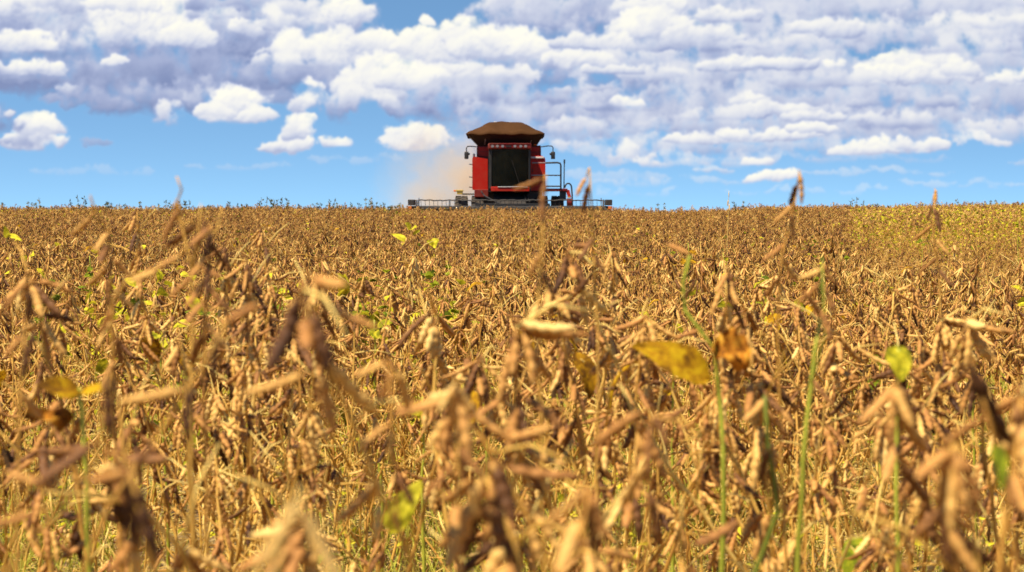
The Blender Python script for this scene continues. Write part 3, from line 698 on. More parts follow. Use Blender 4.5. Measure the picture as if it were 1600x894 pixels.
def skeleton(H, nb):
    """main stalk with side branches; returns [(path, radii)], [(node point, outward dir)]"""
    out, nodes = [], []
    def axis(p0, d0, L, r0, up):
        p = np.array(p0, float); d = np.array(d0, float); pts = [p.copy()]; n = max(4, int(L/.05))
        for i in range(n):
            d = d + rv(.07) + np.array([0, 0, up]); d /= np.linalg.norm(d)
            zz = np.cross(d, [0, 1, .2]); zz /= np.linalg.norm(zz)+1e-9
            p = p + d*L/n + zz*.004*(-1)**i; pts.append(p.copy())
            if p[2] > .16: nodes.append((p.copy(), (-1)**i*zz + rv(.3), i/n))
        rr = np.linspace(r0, r0*.32, len(pts)); out.append((np.array(pts), rr))
        return pts
    main = axis((0, 0, -0.02), rv(.04)+[0, 0, 1], H, .0052, .03)
    for _ in range(nb):
        i = random.randint(2, max(3, len(main)//2)); a = random.random()*6.28
        axis(main[i], [math.cos(a)*.8, math.sin(a)*.8, .8], H*random.uniform(.4, .65), .0036, .10)
    return out, nodes

def stem_geo(axes, nodes, sides=6, pet=0.5):
    g = G()
    for p, r in axes: tube(g, p, r, sides, random.uniform(.45, .95))
    for p, o, t in nodes:                       # dry leaf stalks left on the plant
        if random.random() < pet:
            d = o/np.linalg.norm(o)+[0, 0, random.uniform(.1, 1.8)]; d /= np.linalg.norm(d); L = random.uniform(.03, .13)
            q = [p, p+d*L*.5+[0, 0, .004], p+d*L+[0, 0, -.02*random.random()]]
            tube(g, q, [.0017, .0014, .0008], 4, random.uniform(.6, 1.1))
    return g

def rotz_towards(o):
    return Matrix.Rotation(math.atan2(o[1], o[0]) + random.uniform(-1, 1), 4, 'Z')

# near plants: objects with parts; 14 source plants, then copies
random.seed(11)
def near_source(i):
    H = random.uniform(.86, 1.10); axes, nodes = skeleton(H, random.choice((1, 2, 2, 3)))
    root = link('soybean_plant', None)
    link('stem', stem_geo(axes, nodes, 6, .85).mesh('stem', [STEM]), root)
    tips = [a[0][-1] for a in axes]
    random.shuffle(nodes); nodes.sort(key=lambda q: -q[0][2]*random.uniform(.6, 1.0))
    for p in tips:
        c = link('pod_cluster', random.choice(CLS_HI_M), root, p); c.rotation_euler = (random.uniform(-.4, .4), random.uniform(-.4, .4), random.random()*6.28)
    for p, o, t in nodes[:10]:
        c = link('pod_cluster', random.choice(CLS_HI_M), root, p)
        c.rotation_euler = (random.uniform(-.3, .3), random.uniform(-.3, .3), math.atan2(o[1], o[0])+random.uniform(-1.5, 1.5)); c.scale = (random.uniform(.85, 1.12),)*3
    if i % 5 == 4:
        p, o, t = random.choice(nodes); g = G(); o = o/np.linalg.norm(o)
        e = p+o*.05+[0, 0, .03]; leaf_geo(g, e, e+o*.07+[0, 0, -.03], .05, [0, 0, 1], .6, crumple=.03)
        tube(g, [p, (p+e)/2, e], .001, 4, .6)
        link('leaf', g.mesh('leaf', [[LY, LG, LO][i % 3]]), root)
    return root
SRC = [near_source(i) for i in range(14)]
SRC_H = [max(c.location.z for c in s_.children if c.name.startswith('pod_cluster'))+.01 for s_ in SRC]
CLEAR = [(1085, 95, 2.9), (1405, 45, 2.9), (625, 50, 2.9), (100, 75, 2.5), (850, 40, 2.4), (470, 60, 1.9), (190, 60, 2.0), (1545, 45, 2.2), (300, 40, 1.9), (1275, 22, 2.6)]   # where the picked-out plants stand
def copy_thing(root):
    r = root.copy(); COL.objects.link(r)
    for ch in list(root.children):
        c = ch.copy(); COL.objects.link(c); c.parent = r
    return r

# ---- field layout
HALF = 0.257
def zone_short(x, y):                 # low, thin strip on the right between 17 and 47 m
    return (y > 15) & (y < 47) & (x/y > .175 - (y-15)*.0006)
pts_all = []
def strew(y0, y1, dens, m=1.3):
    """jittered rows 0.45 m apart, running away to the right"""
    area = HALF*m*(y1*y1-y0*y0); n = int(area*dens)
    y = np.sqrt(rng.random(n)*(y1*y1-y0*y0)+y0*y0); x = (rng.random(n)*2-1)*HALF*m*y
    a = R(24); u_ = x*math.cos(a)-y*math.sin(a); v_ = x*math.sin(a)+y*math.cos(a)
    u_ = np.round(u_/.45)*.45 + rng.normal(size=n)*.07
    x = u_*math.cos(a)+v_*math.sin(a); y = -u_*math.sin(a)+v_*math.cos(a)
    return x, y
NEAR_END = 8.0
x, y = strew(1.75, NEAR_END, 12.5, 1.12)
order = np.argsort(y); x, y = x[order], y[order]
used = set()
NEARG = 'ripe soybean plants at the near edge of the crop'
n_near = 0
for xi, yi in zip(x, y):
    if yi < 1.7 or n_near >= 270: continue
    if yi < 2.1 and random.random() < .5: continue
    pq = 800+xi/yi*FPX
    if random.random() < .55 and ((510 < pq < 790 and 2.4 < yi < 6.5) or (40 < pq < 340 and yi > 4.8) or (1180 < pq < 1340 and 3 < yi < 6)): continue      # thinner spots where the grass shows
    k_ = random.randrange(len(SRC))
    pxi = 800+xi/yi*FPX
    if any(abs(pxi-a_) < b_ and yi < d_ for a_, b_, d_ in CLEAR): continue
    if k_ in used: o = copy_thing(SRC[k_])
    else: o = SRC[k_]; used.add(k_)
    s_ = random.uniform(.86, 1.10)
    s_ *= 1.06 + .22*max(0, min(1, (7.5-yi)/4.5))
    gzi = float(ground_z(xi, yi)); row = random.uniform(350, 470)        # keep ordinary plants under the skyline
    s_ = min(s_, (CAMZ - (row-328)/FPX*yi - gzi)/SRC_H[k_])
    o.location = (xi, yi, float(ground_z(xi, yi))); o.scale = (s_,)*3
    o.rotation_euler = (random.uniform(-.13, .13), random.uniform(-.13, .13), random.random()*6.28)
    tag(o, 'ripe soybean plant, dry tan pods on straw stalks, in the near crop', 'soybean plant', NEARG)
    n_near += 1
for k_, s_ in enumerate(SRC):
    if k_ not in used:
        for c in list(s_.children): bpy.data.objects.remove(c)
        bpy.data.objects.remove(s_)
print('near plants', n_near)

# ---- a stuff object carries its own little plants and the spots they grow on
def scatter_tree():
    t = bpy.data.node_groups.new('scatter', 'GeometryNodeTree')
    t.interface.new_socket('Geometry', in_out='INPUT', socket_type='NodeSocketGeometry')
    t.interface.new_socket('Geometry', in_out='OUTPUT', socket_type='NodeSocketGeometry')
    N = t.nodes; Lk = t.links
    gi = N.new('NodeGroupInput'); go = N.new('NodeGroupOutput')
    def na(name, typ):
        n = N.new('GeometryNodeInputNamedAttribute'); n.data_type = typ; n.inputs['Name'].default_value = name
        return n.outputs['Attribute']
    kd = na('variant', 'INT')
    cmp_ = N.new('FunctionNodeCompare'); cmp_.data_type = 'INT'; cmp_.operation = 'GREATER_EQUAL'
    ia = [s for s in cmp_.inputs if s.enabled]; Lk.new(kd, ia[0]); ia[1].default_value = 0
    sep = N.new('GeometryNodeSeparateGeometry'); sep.domain = 'POINT'
    Lk.new(gi.outputs[0], sep.inputs[0]); Lk.new(cmp_.outputs[0], sep.inputs['Selection'])
    sp_ = N.new('GeometryNodeSplitToInstances'); sp_.domain = 'POINT'
    Lk.new(sep.outputs[0], sp_.inputs['Geometry']); Lk.new(kd, sp_.inputs['Group ID'])
    iop = N.new('GeometryNodeInstanceOnPoints'); iop.inputs['Pick Instance'].default_value = True
    Lk.new(sep.outputs[1], iop.inputs['Points']); Lk.new(sp_.outputs['Instances'], iop.inputs['Instance'])
    Lk.new(na('pick', 'INT'), iop.inputs['Instance Index'])
    e2r = N.new('FunctionNodeEulerToRotation'); Lk.new(na('turn', 'FLOAT_VECTOR'), e2r.inputs[0]); Lk.new(e2r.outputs[0], iop.inputs['Rotation'])
    Lk.new(na('size', 'FLOAT_VECTOR'), iop.inputs['Scale'])
    Lk.new(iop.outputs[0], go.inputs[0])
    return t
SCT = scatter_tree()
def stuff(name, protos, mats, P_, pick, turn, size, label, cat):
    g = G(); var = []
    for i, p in enumerate(protos):
        n0 = g.n; g.merge(p); var += [i]*(g.n-n0)
    nv0 = g.n
    P_ = np.asarray(P_); g.v.append(P_); g.t.append(np.zeros(len(P_))); g.n += len(P_); var += [-1]*len(P_)
    me = g.mesh(name, mats)
    def setattr_(nm, typ, arr, key):
        a = me.attributes.new(nm, typ, 'POINT'); a.data.foreach_set(key, arr)
    setattr_('variant', 'INT', np.array(var, np.int32), 'value')
    pk = np.zeros(g.n, np.int32); pk[nv0:] = pick; setattr_('pick', 'INT', pk, 'value')
    tr_ = np.zeros((g.n, 3), np.float32); tr_[nv0:] = turn; setattr_('turn', 'FLOAT_VECTOR', tr_.ravel(), 'vector')
    sz = np.ones((g.n, 3), np.float32); sz[nv0:] = size; setattr_('size', 'FLOAT_VECTOR', sz.ravel(), 'vector')
    o = link(name, me); mo = o.modifiers.new('scatter', 'NODES'); mo.node_group = SCT
    return tag(o, label, cat, kind='stuff')

FM = [POD, STEM, LY, LG, LV, GREEN]
def field_proto(H, nb, npods, leaves=0, lmi=2, dt=0.0):
    axes, nodes = skeleton(H, nb); g = G()
    g.merge(stem_geo(axes, nodes, 4, .6), mi=1)
    for a in axes: nodes.append((a[0][-1], rv(), 1)); nodes.append((a[0][-1], rv(), 1))
    random.shuffle(nodes); nodes.sort(key=lambda q: -q[0][2]*random.uniform(.55, 1.0))
    for p, o, t in nodes[:npods]:
        M = Matrix.Translation(Vector(p)) @ rotz_towards(o) @ Matrix.Rotation(random.uniform(-.3, .3), 4, 'X')
        g.merge(random.choice(CLS_LO), M, mi=0, dt=dt+random.uniform(-.12, .12))
    for _ in range(leaves):
        p, o, t = random.choice(nodes); o = o/np.linalg.norm(o); e = p+o*.05+[0, 0, .02]
        leaf_geo(g, e, e+o*random.uniform(.05, .08)+[0, 0, random.uniform(-.04, .03)], .045, rv()+[0, 0, 2], .5, .5, lmi, 6, 5, .03)
    return g
random.seed(21)
FP = [field_proto(random.uniform(.82, 1.0), random.choice((1, 2, 3)), random.randint(15, 19), dt=random.uniform(-.22, .12)) for _ in range(9)]
FPF = [field_proto(random.uniform(.82, 1.0), random.choice((1, 2, 3)), random.randint(13, 17), dt=random.uniform(-.34, -.12)) for _ in range(7)]
FP += [field_proto(.9, 2, 13, 5, 2), field_proto(.9, 2, 12, 8, 4), field_proto(.9, 2, 10, 12, 3), field_proto(.92, 2, 11, 12, 4)]
FP += FPF
PX, PY = [], []
for (y0, y1, dn) in ((NEAR_END, 14, 15), (14, 20, 18), (20, 45, 17), (45, 100, 12)):
    x, y = strew(y0+.02, y1, dn); PX.append(x); PY.append(y)
for sg in (-1, 1):                     # the crop goes on beyond the frame on both sides
    yy = rng.uniform(.8, 30, 2600); xx = sg*(HALF*np.where(yy < NEAR_END, 1.15, 1.3)*yy + rng.uniform(.1, 4.0, 2600)); PX.append(xx); PY.append(yy)
x = np.concatenate(PX); y = np.concatenate(PY); keep = (y > NEAR_END) | (np.abs(x) > HALF*1.14*y)
thin = ((px2 := 800+x/y*FPX) > 60) & (px2 < 360) & (y < 13.5); keep &= ~(thin & (rng.random(len(x)) < .45))
# the machine has cleared its own footprint
keep &= ~((np.abs(x) < 4.3) & (y > D_H-3.9) & (y < 104))
sh = zone_short(x, y); keep &= ~(sh & (rng.random(len(x)) < .25))
x, y, sh = x[keep], y[keep], sh[keep]
n = len(x); u_ = x/y
pk = rng.integers(0, 9, n)
px_ = 800+u_*FPX
farb = rng.random(n) < np.clip((y-9)/22, 0, .85); pk[farb] = rng.integers(13, 20, farb.sum())
green = (rng.random(n) < .055)
pk[green] = rng.integers(9, 12, green.sum())
gz = ((px_ > 1330) & (y > 38) & (y < 75) & (rng.random(n) < .7)) | ((np.hypot((px_-230)/150, (y-11.5)/5) < 1) & (rng.random(n) < .35)) | ((np.hypot((px_-600)/110, (y-11)/4) < 1) & (rng.random(n) < .3)) | ((px_ < 330) & (y > 55) & (rng.random(n) < .10))
pk[gz] = rng.integers(10, 13, gz.sum())
sc_ = rng.normal(.98, .095, n).clip(.72, 1.28); sc_ *= 1+.08*np.clip((20-y)/12, 0, 1); sc_[sh] *= rng.uniform(.55, .85, sh.sum())
sz = np.stack([sc_, sc_, sc_], 1); far = y > 45; sz[far, :2] *= 1.25
turn = np.stack([rng.normal(0, .10, n), rng.normal(0, .10, n), rng.random(n)*6.28], 1)
turn[sh, :2] += rng.normal(0, .45, (sh.sum(), 2))
stuff('soybean_crop', FP, FM, np.stack([x, y, ground_z(x, y)], 1), pk, turn, sz, 'wide field of ripe brown soybeans reaching to the skyline', 'crop')
print('field plants', n)

# ---- litter of straw and fallen pods on the soil
random.seed(31)
def litter(kind):
    g = G()
    for _ in range(230):
        p = np.array([random.uniform(-.5, .5), random.uniform(-.5, .5), random.uniform(.003, .05)])
        a = random.random()*6.28; L = random.uniform(.03, .16); d = np.array([math.cos(a), math.sin(a), random.uniform(-.25, .5)])
        tube(g, [p, p+d*L*.5+[0, 0, .006], p+d*L], [.0013, .0016, .0009], 3, random.uniform(.2, 1), 1)
    for _ in range(34):
        M = Matrix.Translation((random.uniform(-.5, .5), random.uniform(-.5, .5), random.uniform(.01, .06))) @ Euler((random.uniform(0, 3), random.uniform(0, 3), random.random()*6)).to_matrix().to_4x4()
        g.merge(random.choice(CLS_LO), M, mi=0, dt=.12)
    if kind:
        for _ in range(8 if kind == 1 else 22):
            p = np.array([random.uniform(-.5, .5), random.uniform(-.5, .5), random.uniform(.05, .35)]); q = rv(); q[2] *= .4; q /= np.linalg.norm(q)
            leaf_geo(g, p, p+q*random.uniform(.03, .06), .032, rv()+[0, 0, 2.0], .4, .5, 3, 5, 4)
        for _ in range(90 if kind == 1 else 220):
            p = np.array([random.uniform(-.5, .5), random.uniform(-.5, .5), 0]); d = np.array([random.uniform(-.5, .5), random.uniform(-.5, .5), 1.0]); L = random.uniform(.05, .20) if kind == 1 else random.uniform(.08, .42)
            tube(g, [p, p+d*L*.5, p+d*L+[d[0]*.05, d[1]*.05, -.02]], [.0022, .002, .0006], 3, random.uniform(.5, 1.1), 2, flat=.4)
    return g
LP = [litter(0), litter(0), litter(1), litter(2)]
gx, gyy = np.meshgrid(np.arange(-14, 14, .62), np.arange(1.2, 30, .62)); gx, gyy = gx.ravel(), gyy.ravel()
kk = np.abs(gx) < HALF*1.25*gyy+4.2; gx, gyy = gx[kk], gyy[kk]; gx = gx+rng.normal(0, .08, len(gx)); n = len(gx)
pk = rng.choice(4, n, p=[.14, .14, .32, .40])
tz = np.stack([np.zeros(n), np.zeros(n), rng.random(n)*6.28], 1)
stuff('straw_litter', LP, [POD, STRAW, GREEN, LV], np.stack([gx, gyy, ground_z(gx, gyy)], 1), pk, tz, np.ones((n, 3)), 'straw, fallen pods and thin green grass on the soil', 'litter')

# ------------------------------------------------------------------ plants one can pick out
def hero(label, d, stem, pods=(), leaves=(), green=False, group=None, thick=.0042, tone=.5, cat='soybean plant', extra=()):
    """stem: photo points from low to high; pods: (x0,y0,x1,y1[,tone]) from stalk to tip; leaves: (x0,y0,x1,y1,width px,material)"""
    x0, y0 = stem[0]; p0 = at(x0, y0, d)
    gz_ = float(ground_z(p0.x, p0.y))
    root = link('soybean_plant', None, loc=(p0.x+random.uniform(-.03, .03), d, gz_)); o3 = np.array(root.location)
    tag(root, label, cat, group)
    dd = lambda i: d + .012*math.sin(i*2.3+x0)
    path = [np.array([0, 0, -.02])]
    zt = p0.z-gz_
    if zt > .2: path.append(np.array([(p0.x-o3[0])*.3+.01, 0, zt*.5]))
    path += [np.array(at(px, py, dd(i)))-o3 for i, (px, py) in enumerate(stem)]
    # smooth by subdivision
    pth = [path[0]]
    for i in range(1, len(path)):
        a, b_ = path[i-1], path[i]; nsub = max(1, int(np.linalg.norm(b_-a)/.04))
        for k2 in range(1, nsub+1): pth.append(a+(b_-a)*k2/nsub + (rv(.0012) if k2 < nsub else 0))
    g = G(); tube(g, pth, np.linspace(thick*(1.7 if green else 1.25), thick*(.6 if green else .3), len(pth)), 8, tone+(.25 if green and tone > .3 else 0))
    for ex in extra:
        q = [np.array(at(px, py, d-.01))-o3 for px, py in ex]; tube(g, q, np.linspace(.0018, .0008, len(q)), 6, tone+.1)
    pm = []
    for i, pp in enumerate(pods):
        a = np.array(at(pp[0], pp[1], d-.012+.02*random.random()))-o3; b_ = np.array(at(pp[2], pp[3], d-.03+.05*random.random()))-o3
        tn = pp[4] if len(pp) > 4 else random.uniform(.35, .75); L = np.linalg.norm(b_-a)
        pth3 = np.array(pth); near = pth3[np.argmin(np.linalg.norm(pth3-a, axis=1))]
        if np.linalg.norm(near-a) > .004 : tube(g, [near, (near+a)/2+[0, 0, .003], a+(b_-a)*.05], .0011, 5, tone)
        h = G(); pod(h, a, b_-a, L, min(.0150, max(.0095, L*(.19 if d > 1.9 else .22))), random.choice((-.14, .12, .16)), [random.choice((-1, 1)), 0, .4], 16, 12, tn, beans=random.choice((3, 3, 4)))
        pm.append(h)
    link('stem', g.mesh('stem', [GREEN if green else STEM]), root)
    for h in pm: link('pod', h.mesh('pod', [POD]), root)
    for lf in leaves:
        lx0, ly0, lx1, ly1, lw, lm = lf[:6]; cr = lf[6] if len(lf) > 6 else .015
        a = np.array(at(lx0, ly0, d))-o3; b_ = np.array(at(lx1, ly1, d-.03))-o3
        pth3 = np.array(pth); near = pth3[np.argmin(np.linalg.norm(pth3-a, axis=1))]
        h = G(); leaf_geo(h, a, b_, lw*d/FPX, [.25, -1, .8], .25, .5, 0, 15, 11, cr)
        lo = link('leaf', h.mesh('leaf', [lm]), root)
        h2 = G(); tube(h2, [near, (near+a)/2+[0, 0, .004], a], .0011, 5, .6); link('leaf_stalk', h2.mesh('leaf_stalk', [GREEN if green else STEM]), root)
    return root
random.seed(5)
hero('tall stalk whose two brown pods hang in front of the harvester railing', 2.35, [(840, 520), (846, 400), (852, 277)], [(850, 277, 806, 303, .40), (853, 279, 838, 346, .22), (846, 395, 822, 430), (847, 420, 862, 470, .3), (842, 470, 815, 520)])
hero('thin stalk forking into two slim pods against the sky right of the harvester', 3.0, [(935, 520), (928, 400), (924, 330), (921, 262)], [(917, 276, 897, 304, .5), (922, 284, 906, 331, .35), (926, 370, 908, 410), (928, 395, 942, 432, .3), (930, 420, 905, 460)])
hero('tall stalk topped by an upright pair of dark pods above the skyline right of centre', 2.9, [(1215, 520), (1222, 400), (1240, 330), (1249, 272)], [(1249, 268, 1259, 318, .5), (1247, 285, 1229, 322, .15), (1240, 318, 1212, 352, .45), (1236, 330, 1244, 376, .4), (1226, 380, 1196, 410), (1222, 400, 1240, 444), (1220, 430, 1190, 466, .35)])
hero('single short pod on a stiff stalk poking above the skyline at far right', 4.2, [(1470, 520), (1466, 420), (1458, 350), (1461, 300)], [(1461, 294, 1465, 318, .55), (1456, 318, 1452, 345, .3), (1458, 322, 1474, 362, .08), (1458, 350, 1430, 378, .4), (1462, 372, 1480, 400), (1466, 400, 1440, 430), (1467, 420, 1486, 450, .3)])
hero('stalk with a bare pointed tip and side pods at far left on the skyline', 2.6, [(176, 620), (172, 500), (173, 420), (171, 362), (150, 334), (141, 306)], [(143, 338, 115, 372, .55), (170, 362, 144, 392), (168, 380, 150, 412, .4), (174, 400, 204, 440, .45), (172, 412, 140, 452), (172, 430, 165, 476, .35), (174, 450, 204, 486), (174, 500, 148, 540)])
hero('stalk ending in a curly dry tendril above the skyline on the left', 2.6, [(300, 640), (302, 500), (300, 420), (284, 350), (275, 320), (284, 296), (276, 276)], [(282, 325, 249, 372, .6), (276, 312, 276, 345, .55), (308, 348, 262, 394, .45), (300, 400, 330, 350, .3), (304, 410, 345, 440, .5), (300, 430, 268, 470)], extra=[[(302, 420), (312, 350), (314, 318)], [(312, 372), (340, 360), (346, 324)]])
hero('dense dark clump of pods crowding one stalk on the left', 2.35, [(322, 720), (318, 600), (322, 480), (330, 360)], [(330, 352, 300, 388, .3), (331, 358, 322, 412, .15), (328, 378, 352, 420, .25), (326, 392, 300, 440, .6), (324, 405, 330, 470, .1), (324, 430, 296, 484, .5), (322, 440, 352, 490, .5), (320, 470, 284, 506, .6), (320, 480, 322, 540, .2), (320, 500, 350, 552, .55), (318, 520, 290, 570)])
hero('stalk with one long pod swept out to the left beside the dark clump', 2.3, [(200, 760), (180, 600), (176, 470), (200, 434), (250, 420), (296, 386)], [(250, 420, 206, 440, .6), (282, 398, 246, 424, .65), (180, 480, 150, 520, .4), (180, 520, 200, 572, .3), (182, 560, 152, 604)])
hero('blurred stalk in the lower left with a fat pod pointing left and two dark ones', 1.55, [(128, 894), (170, 790), (240, 690), (300, 600), (352, 508)], [(292, 606, 190, 640, .62), (300, 600, 282, 690, .0), (345, 512, 322, 598, .1), (352, 505, 400, 470, .4), (240, 690, 196, 760, .3)])
hero('dark blurred pod standing upright at the left edge below the yellow leaf', 1.5, [(10, 894), (90, 800), (150, 720), (168, 600)], [(170, 576, 160, 690, .02), (150, 690, 60, 762, .2), (100, 765, 10, 745, .5), (60, 800, -20, 830, .4)])
hero('very near dark pods hanging at the bottom left corner', 1.22, [(240, 894), (222, 820), (205, 732)], [(206, 728, 196, 860, .02), (210, 740, 232, 880, .15), (204, 735, 130, 760, .55)])
hero('palest stalk and pod, nearest the lens and most blurred, bottom centre-left', 0.92, [(410, 960), (440, 860), (470, 780)], [(470, 772, 412, 905, .95), (474, 790, 520, 930, .95)], thick=.004, tone=.95)
hero('stalk with one big dark pod curving down near the right edge', 1.5, [(1590, 894), (1570, 760), (1540, 640), (1520, 566)], [(1518, 568, 1556, 704, .0), (1540, 650, 1462, 694, .5), (1560, 720, 1600, 800, .4)], leaves=[(1556, 690, 1570, 760, 26, LG)])
hero('big blurred bunch of tan and grey pods in the lower right', 1.45, [(1530, 900), (1520, 800), (1490, 700)], [(1490, 700, 1420, 748, .5), (1490, 704, 1450, 800, .6), (1496, 700, 1470, 830, .75), (1500, 705, 1545, 800, .4), (1494, 700, 1500, 810, .5), (1500, 770, 1430, 850, .2)])
hero('blurred bunch of pods pointing down, right of the green leaf', 1.9, [(1420, 894), (1410, 760), (1400, 600)], [(1400, 598, 1352, 668, .5), (1400, 600, 1384, 690, .45), (1402, 600, 1440, 664, .4), (1404, 640, 1436, 710), (1406, 690, 1370, 750, .6), (1408, 720, 1440, 790, .35), (1400, 600, 1418, 670, .6)])
hero('stalk with a long pod reaching left in the lower middle', 1.75, [(1010, 894), (1012, 760), (1020, 650)], [(1008, 640, 916, 694, .6), (1020, 644, 1052, 700, .4), (1018, 660, 1000, 740, .45), (1014, 720, 960, 790, .6), (1012, 760, 1040, 850, .35)], extra=[[(1020, 650), (1080, 664), (1150, 700)]])
hero('blurred bunch of fat pods hanging low right of centre', 1.3, [(900, 960), (905, 860), (920, 760)], [(922, 758, 858, 830, .7), (924, 760, 916, 870, .2), (920, 765, 960, 850, .5), (910, 800, 860, 894, .6)])
hero('stalk with a fan of light pods low left of centre', 1.7, [(720, 940), (715, 800), (712, 600)], [(712, 596, 690, 650, .85), (713, 598, 736, 652, .8), (712, 600, 700, 668, .75), (714, 700, 760, 742, .5), (714, 720, 672, 780), (716, 780, 700, 850, .7)])
hero('stalk with pods hanging over the gap of bare litter left of centre', 1.75, [(640, 930), (620, 800), (612, 680), (608, 570)], [(606, 565, 562, 586, .6), (608, 568, 604, 630, .4), (616, 572, 650, 640, .6), (612, 660, 552, 698, .55), (613, 665, 604, 722, .7), (618, 740, 654, 790, .3)])
hero('stalk with long dark hanging pod at the left edge of the field', 1.9, [(28, 760), (30, 640), (40, 500)], [(42, 440, 0, 480, .5), (46, 450, 52, 506, .3), (56, 512, 28, 588, .1), (38, 520, 10, 560, .6), (30, 610, 60, 660)])
hero('bowed green stalk carrying a big mottled yellow leaf and a crumpled orange leaf', 2.9, [(1128, 894), (1130, 700), (1122, 600), (1116, 545), (1070, 484), (1068, 440), (1078, 400)], [(1078, 398, 1046, 378, .5), (1066, 470, 1092, 440, .2)], [(1112, 590, 996, 532, 66, LY), (1122, 530, 1172, 570, 70, LO, .20)], green=True, cat='soybean plant')
hero('slender bright green stalk beside a dark one right of centre', 2.6, [(1246, 894), (1255, 720), (1268, 600), (1282, 500)], [(1282, 496, 1262, 452, .4), (1280, 480, 1306, 530, .3), (1270, 590, 1296, 640, .5), (1284, 440, 1310, 492, .45), (1282, 440, 1250, 480, .6), (1284, 410, 1300, 446, .4), (1284, 420, 1252, 440, .7)], green=True, extra=[[(1268, 600), (1290, 520), (1284, 400)]])
hero('dark green stalk leaning at the lower right with a few hanging pods', 2.4, [(1180, 894), (1215, 800), (1200, 700), (1195, 620)], [(1196, 620, 1170, 664, .5), (1200, 640, 1224, 690, .4), (1202, 700, 1180, 750, .3)], green=True, tone=.2)
hero('stalk holding up a torn pale green leaf on the right', 2.9, [(1400, 760), (1402, 640), (1404, 545)], [(1402, 630, 1380, 672), (1404, 600, 1430, 640)], [(1398, 540, 1412, 592, 44, LV, .02)], green=True)
hero('low stalk with a yellow and green leaf standing upright, bottom left of centre', 2.9, [(590, 894), (600, 850), (606, 830)], [(600, 860, 570, 894)], [(606, 832, 654, 754, 44, LV, .01)])
hero('stalk with a yellow leaf spread to the left and dry curled leaf, far left', 2.5, [(140, 894), (136, 760), (128, 640), (122, 610)], [(128, 650, 104, 690, .5)], [(124, 612, 60, 598, 40, LY), (126, 612, 172, 602, 20, LY), (110, 660, 44, 640, 34, LO, .18)], green=True)
hero('bright yellow leaf pair on a stem in the field left of the harvester', 9.0, [(652, 420), (646, 380), (642, 356)], [(646, 372, 634, 388), (650, 392, 662, 408)], [(642, 358, 634, 348, 13, LV), (643, 358, 650, 354, 12, LV), (645, 366, 655, 360, 9, LV)])
hero('lone yellow leaf facing up just below the harvester header', 9.5, [(688, 450), (682, 410), (678, 384)], [(682, 402, 670, 418)], [(676, 384, 684, 374, 18, LV), (678, 384, 668, 376, 12, LV)])
hero('two small bright yellow leaves at the left edge under the skyline', 7.0, [(20, 470), (14, 410), (11, 372)], [(14, 392, 4, 412), (16, 410, 26, 430)], [(11, 372, 8, 354, 10, LV), (12, 366, 34, 374, 9, LV)])
hero('spindly pale shoot standing above the skyline right of centre', 16.0, [(1136, 380), (1138, 330), (1139, 298)], [(1138, 312, 1135, 322, .8), (1139, 318, 1142, 330, .8), (1139, 300, 1138, 308, .9)], tone=.95, thick=.004)
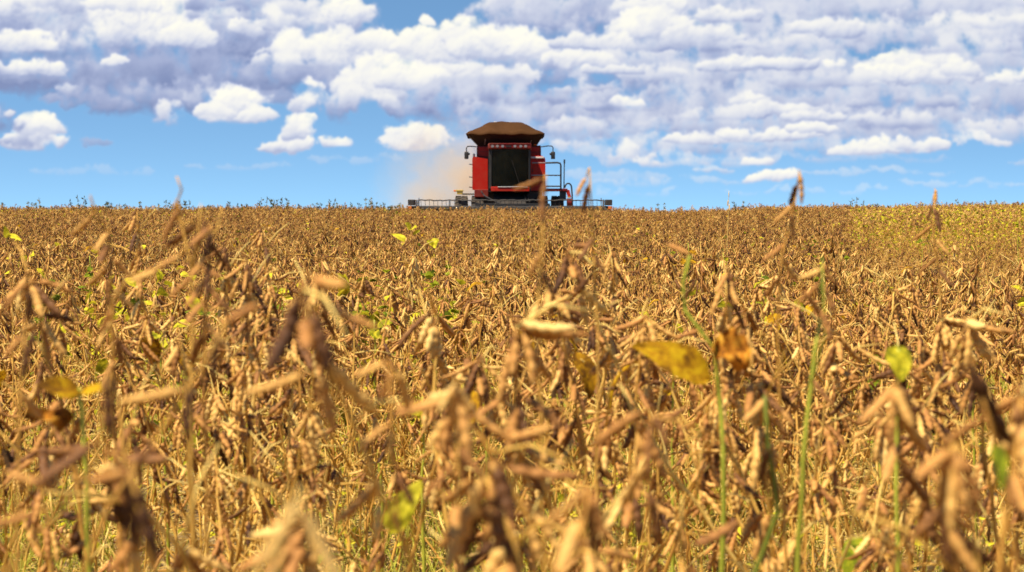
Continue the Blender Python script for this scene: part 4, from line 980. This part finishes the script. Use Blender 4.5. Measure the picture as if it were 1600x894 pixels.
# stalks with leafy yellow-green growth in the mid field
mids = [(560, 455, 9, LG), (585, 500, 7, LV), (425, 465, 8, LG), (1440, 372, 24, LG), (1130, 395, 15, LV), (1190, 425, 12, LG), (95, 490, 8, LV), (440, 450, 9, LV), (60, 470, 10, LG), (660, 620, 5.5, LV), (250, 500, 7, LV), (1375, 560, 6, LG), (1075, 380, 12, LY), (870, 470, 9, LY), (1590, 345, 26, LV), (1050, 540, 6, LY), (760, 560, 6, LG), (140, 400, 13, LG), (1520, 520, 7, LG)]
for px, py, d, lm in mids:
    lv = []
    for _ in range(3):
        ang = random.random()*6.28; L = .055*FPX/d; bx, by = px+random.uniform(-.4, .4)*L, py+random.uniform(.3, 2.2)*L
        lv.append((bx, by, bx+math.cos(ang)*L, by+math.sin(ang)*L*.6, L*.65, lm, .02))
    hero('soybean plant still carrying yellow-green leaves among the dry stalks', d, [(px, py+.3*FPX/d), (px+2, py+.1*FPX/d), (px, py)], [(px, py+.1*FPX/d, px-.02*FPX/d, py+.14*FPX/d)], lv, green=True, group='leafy green plants among the dry crop')

# ------------------------------------------------------------------ weeds on the skyline
random.seed(8)
def weed_mesh(i):
    g = G(); H = 1.0
    for _ in range(random.choice((2, 3, 4))):
        d = np.array([random.uniform(-.22, .22), random.uniform(-.2, .2), 1]); pts = [np.array([0, 0, 0.])]
        n = 9
        for k_ in range(n): d = d+rv(.06); pts.append(pts[-1]+d/np.linalg.norm(d)*H/n*random.uniform(.75, 1.0))
        tube(g, pts, np.linspace(.009, .003, len(pts)), 4, .4, 1)
        for k_ in range(3, len(pts)):
            for _ in range(6):
                o = rv(); o[2] = abs(o[2])*.9; o /= np.linalg.norm(o); L = random.uniform(.05, .11)
                leaf_geo(g, pts[k_]+rv(.015), pts[k_]+o*L, .03, rv()+[0, 0, .1], .2, .5, 0, 4, 3, .0)
    return g.mesh('weed', [LW, STEM])
WM = [weed_mesh(i) for i in range(6)]
wx = [3, 62, 70, 90, 125, 170, 173, 205, 222, 240, 262, 290, 322, 345, 372, 407, 414, 430, 452, 492, 497, 515, 520, 530, 562, 568, 574, 590, 597, 608, 622, 630, 42, 150, 190, 380, 470, 545, 1032, 1158, 1336, 1370, 1440, 1505, 1550]
for i, px in enumerate(wx):
    d = random.uniform(72, 84); top = random.choice((316, 318, 319, 320, 314)) if px < 700 else random.choice((313, 315, 316))
    if px in (62, 173, 414, 574, 568, 125): top = 311
    p = at(px, top, d); gz_ = float(ground_z(p.x, d)); h = max(.8, (p.z-gz_)*random.uniform(.93, 1.15))
    o = link('weed', WM[i % 6], None, (p.x, d, gz_), (0, 0, random.random()*6.28)); o.scale = (h*.8, h*.8, h*1.08)
    tag(o, 'small dark green weed sticking up along the left skyline' if px < 700 else 'small dark green weed sticking up along the right skyline', 'weed', 'weeds on the left skyline' if px < 700 else 'weeds on the right skyline')
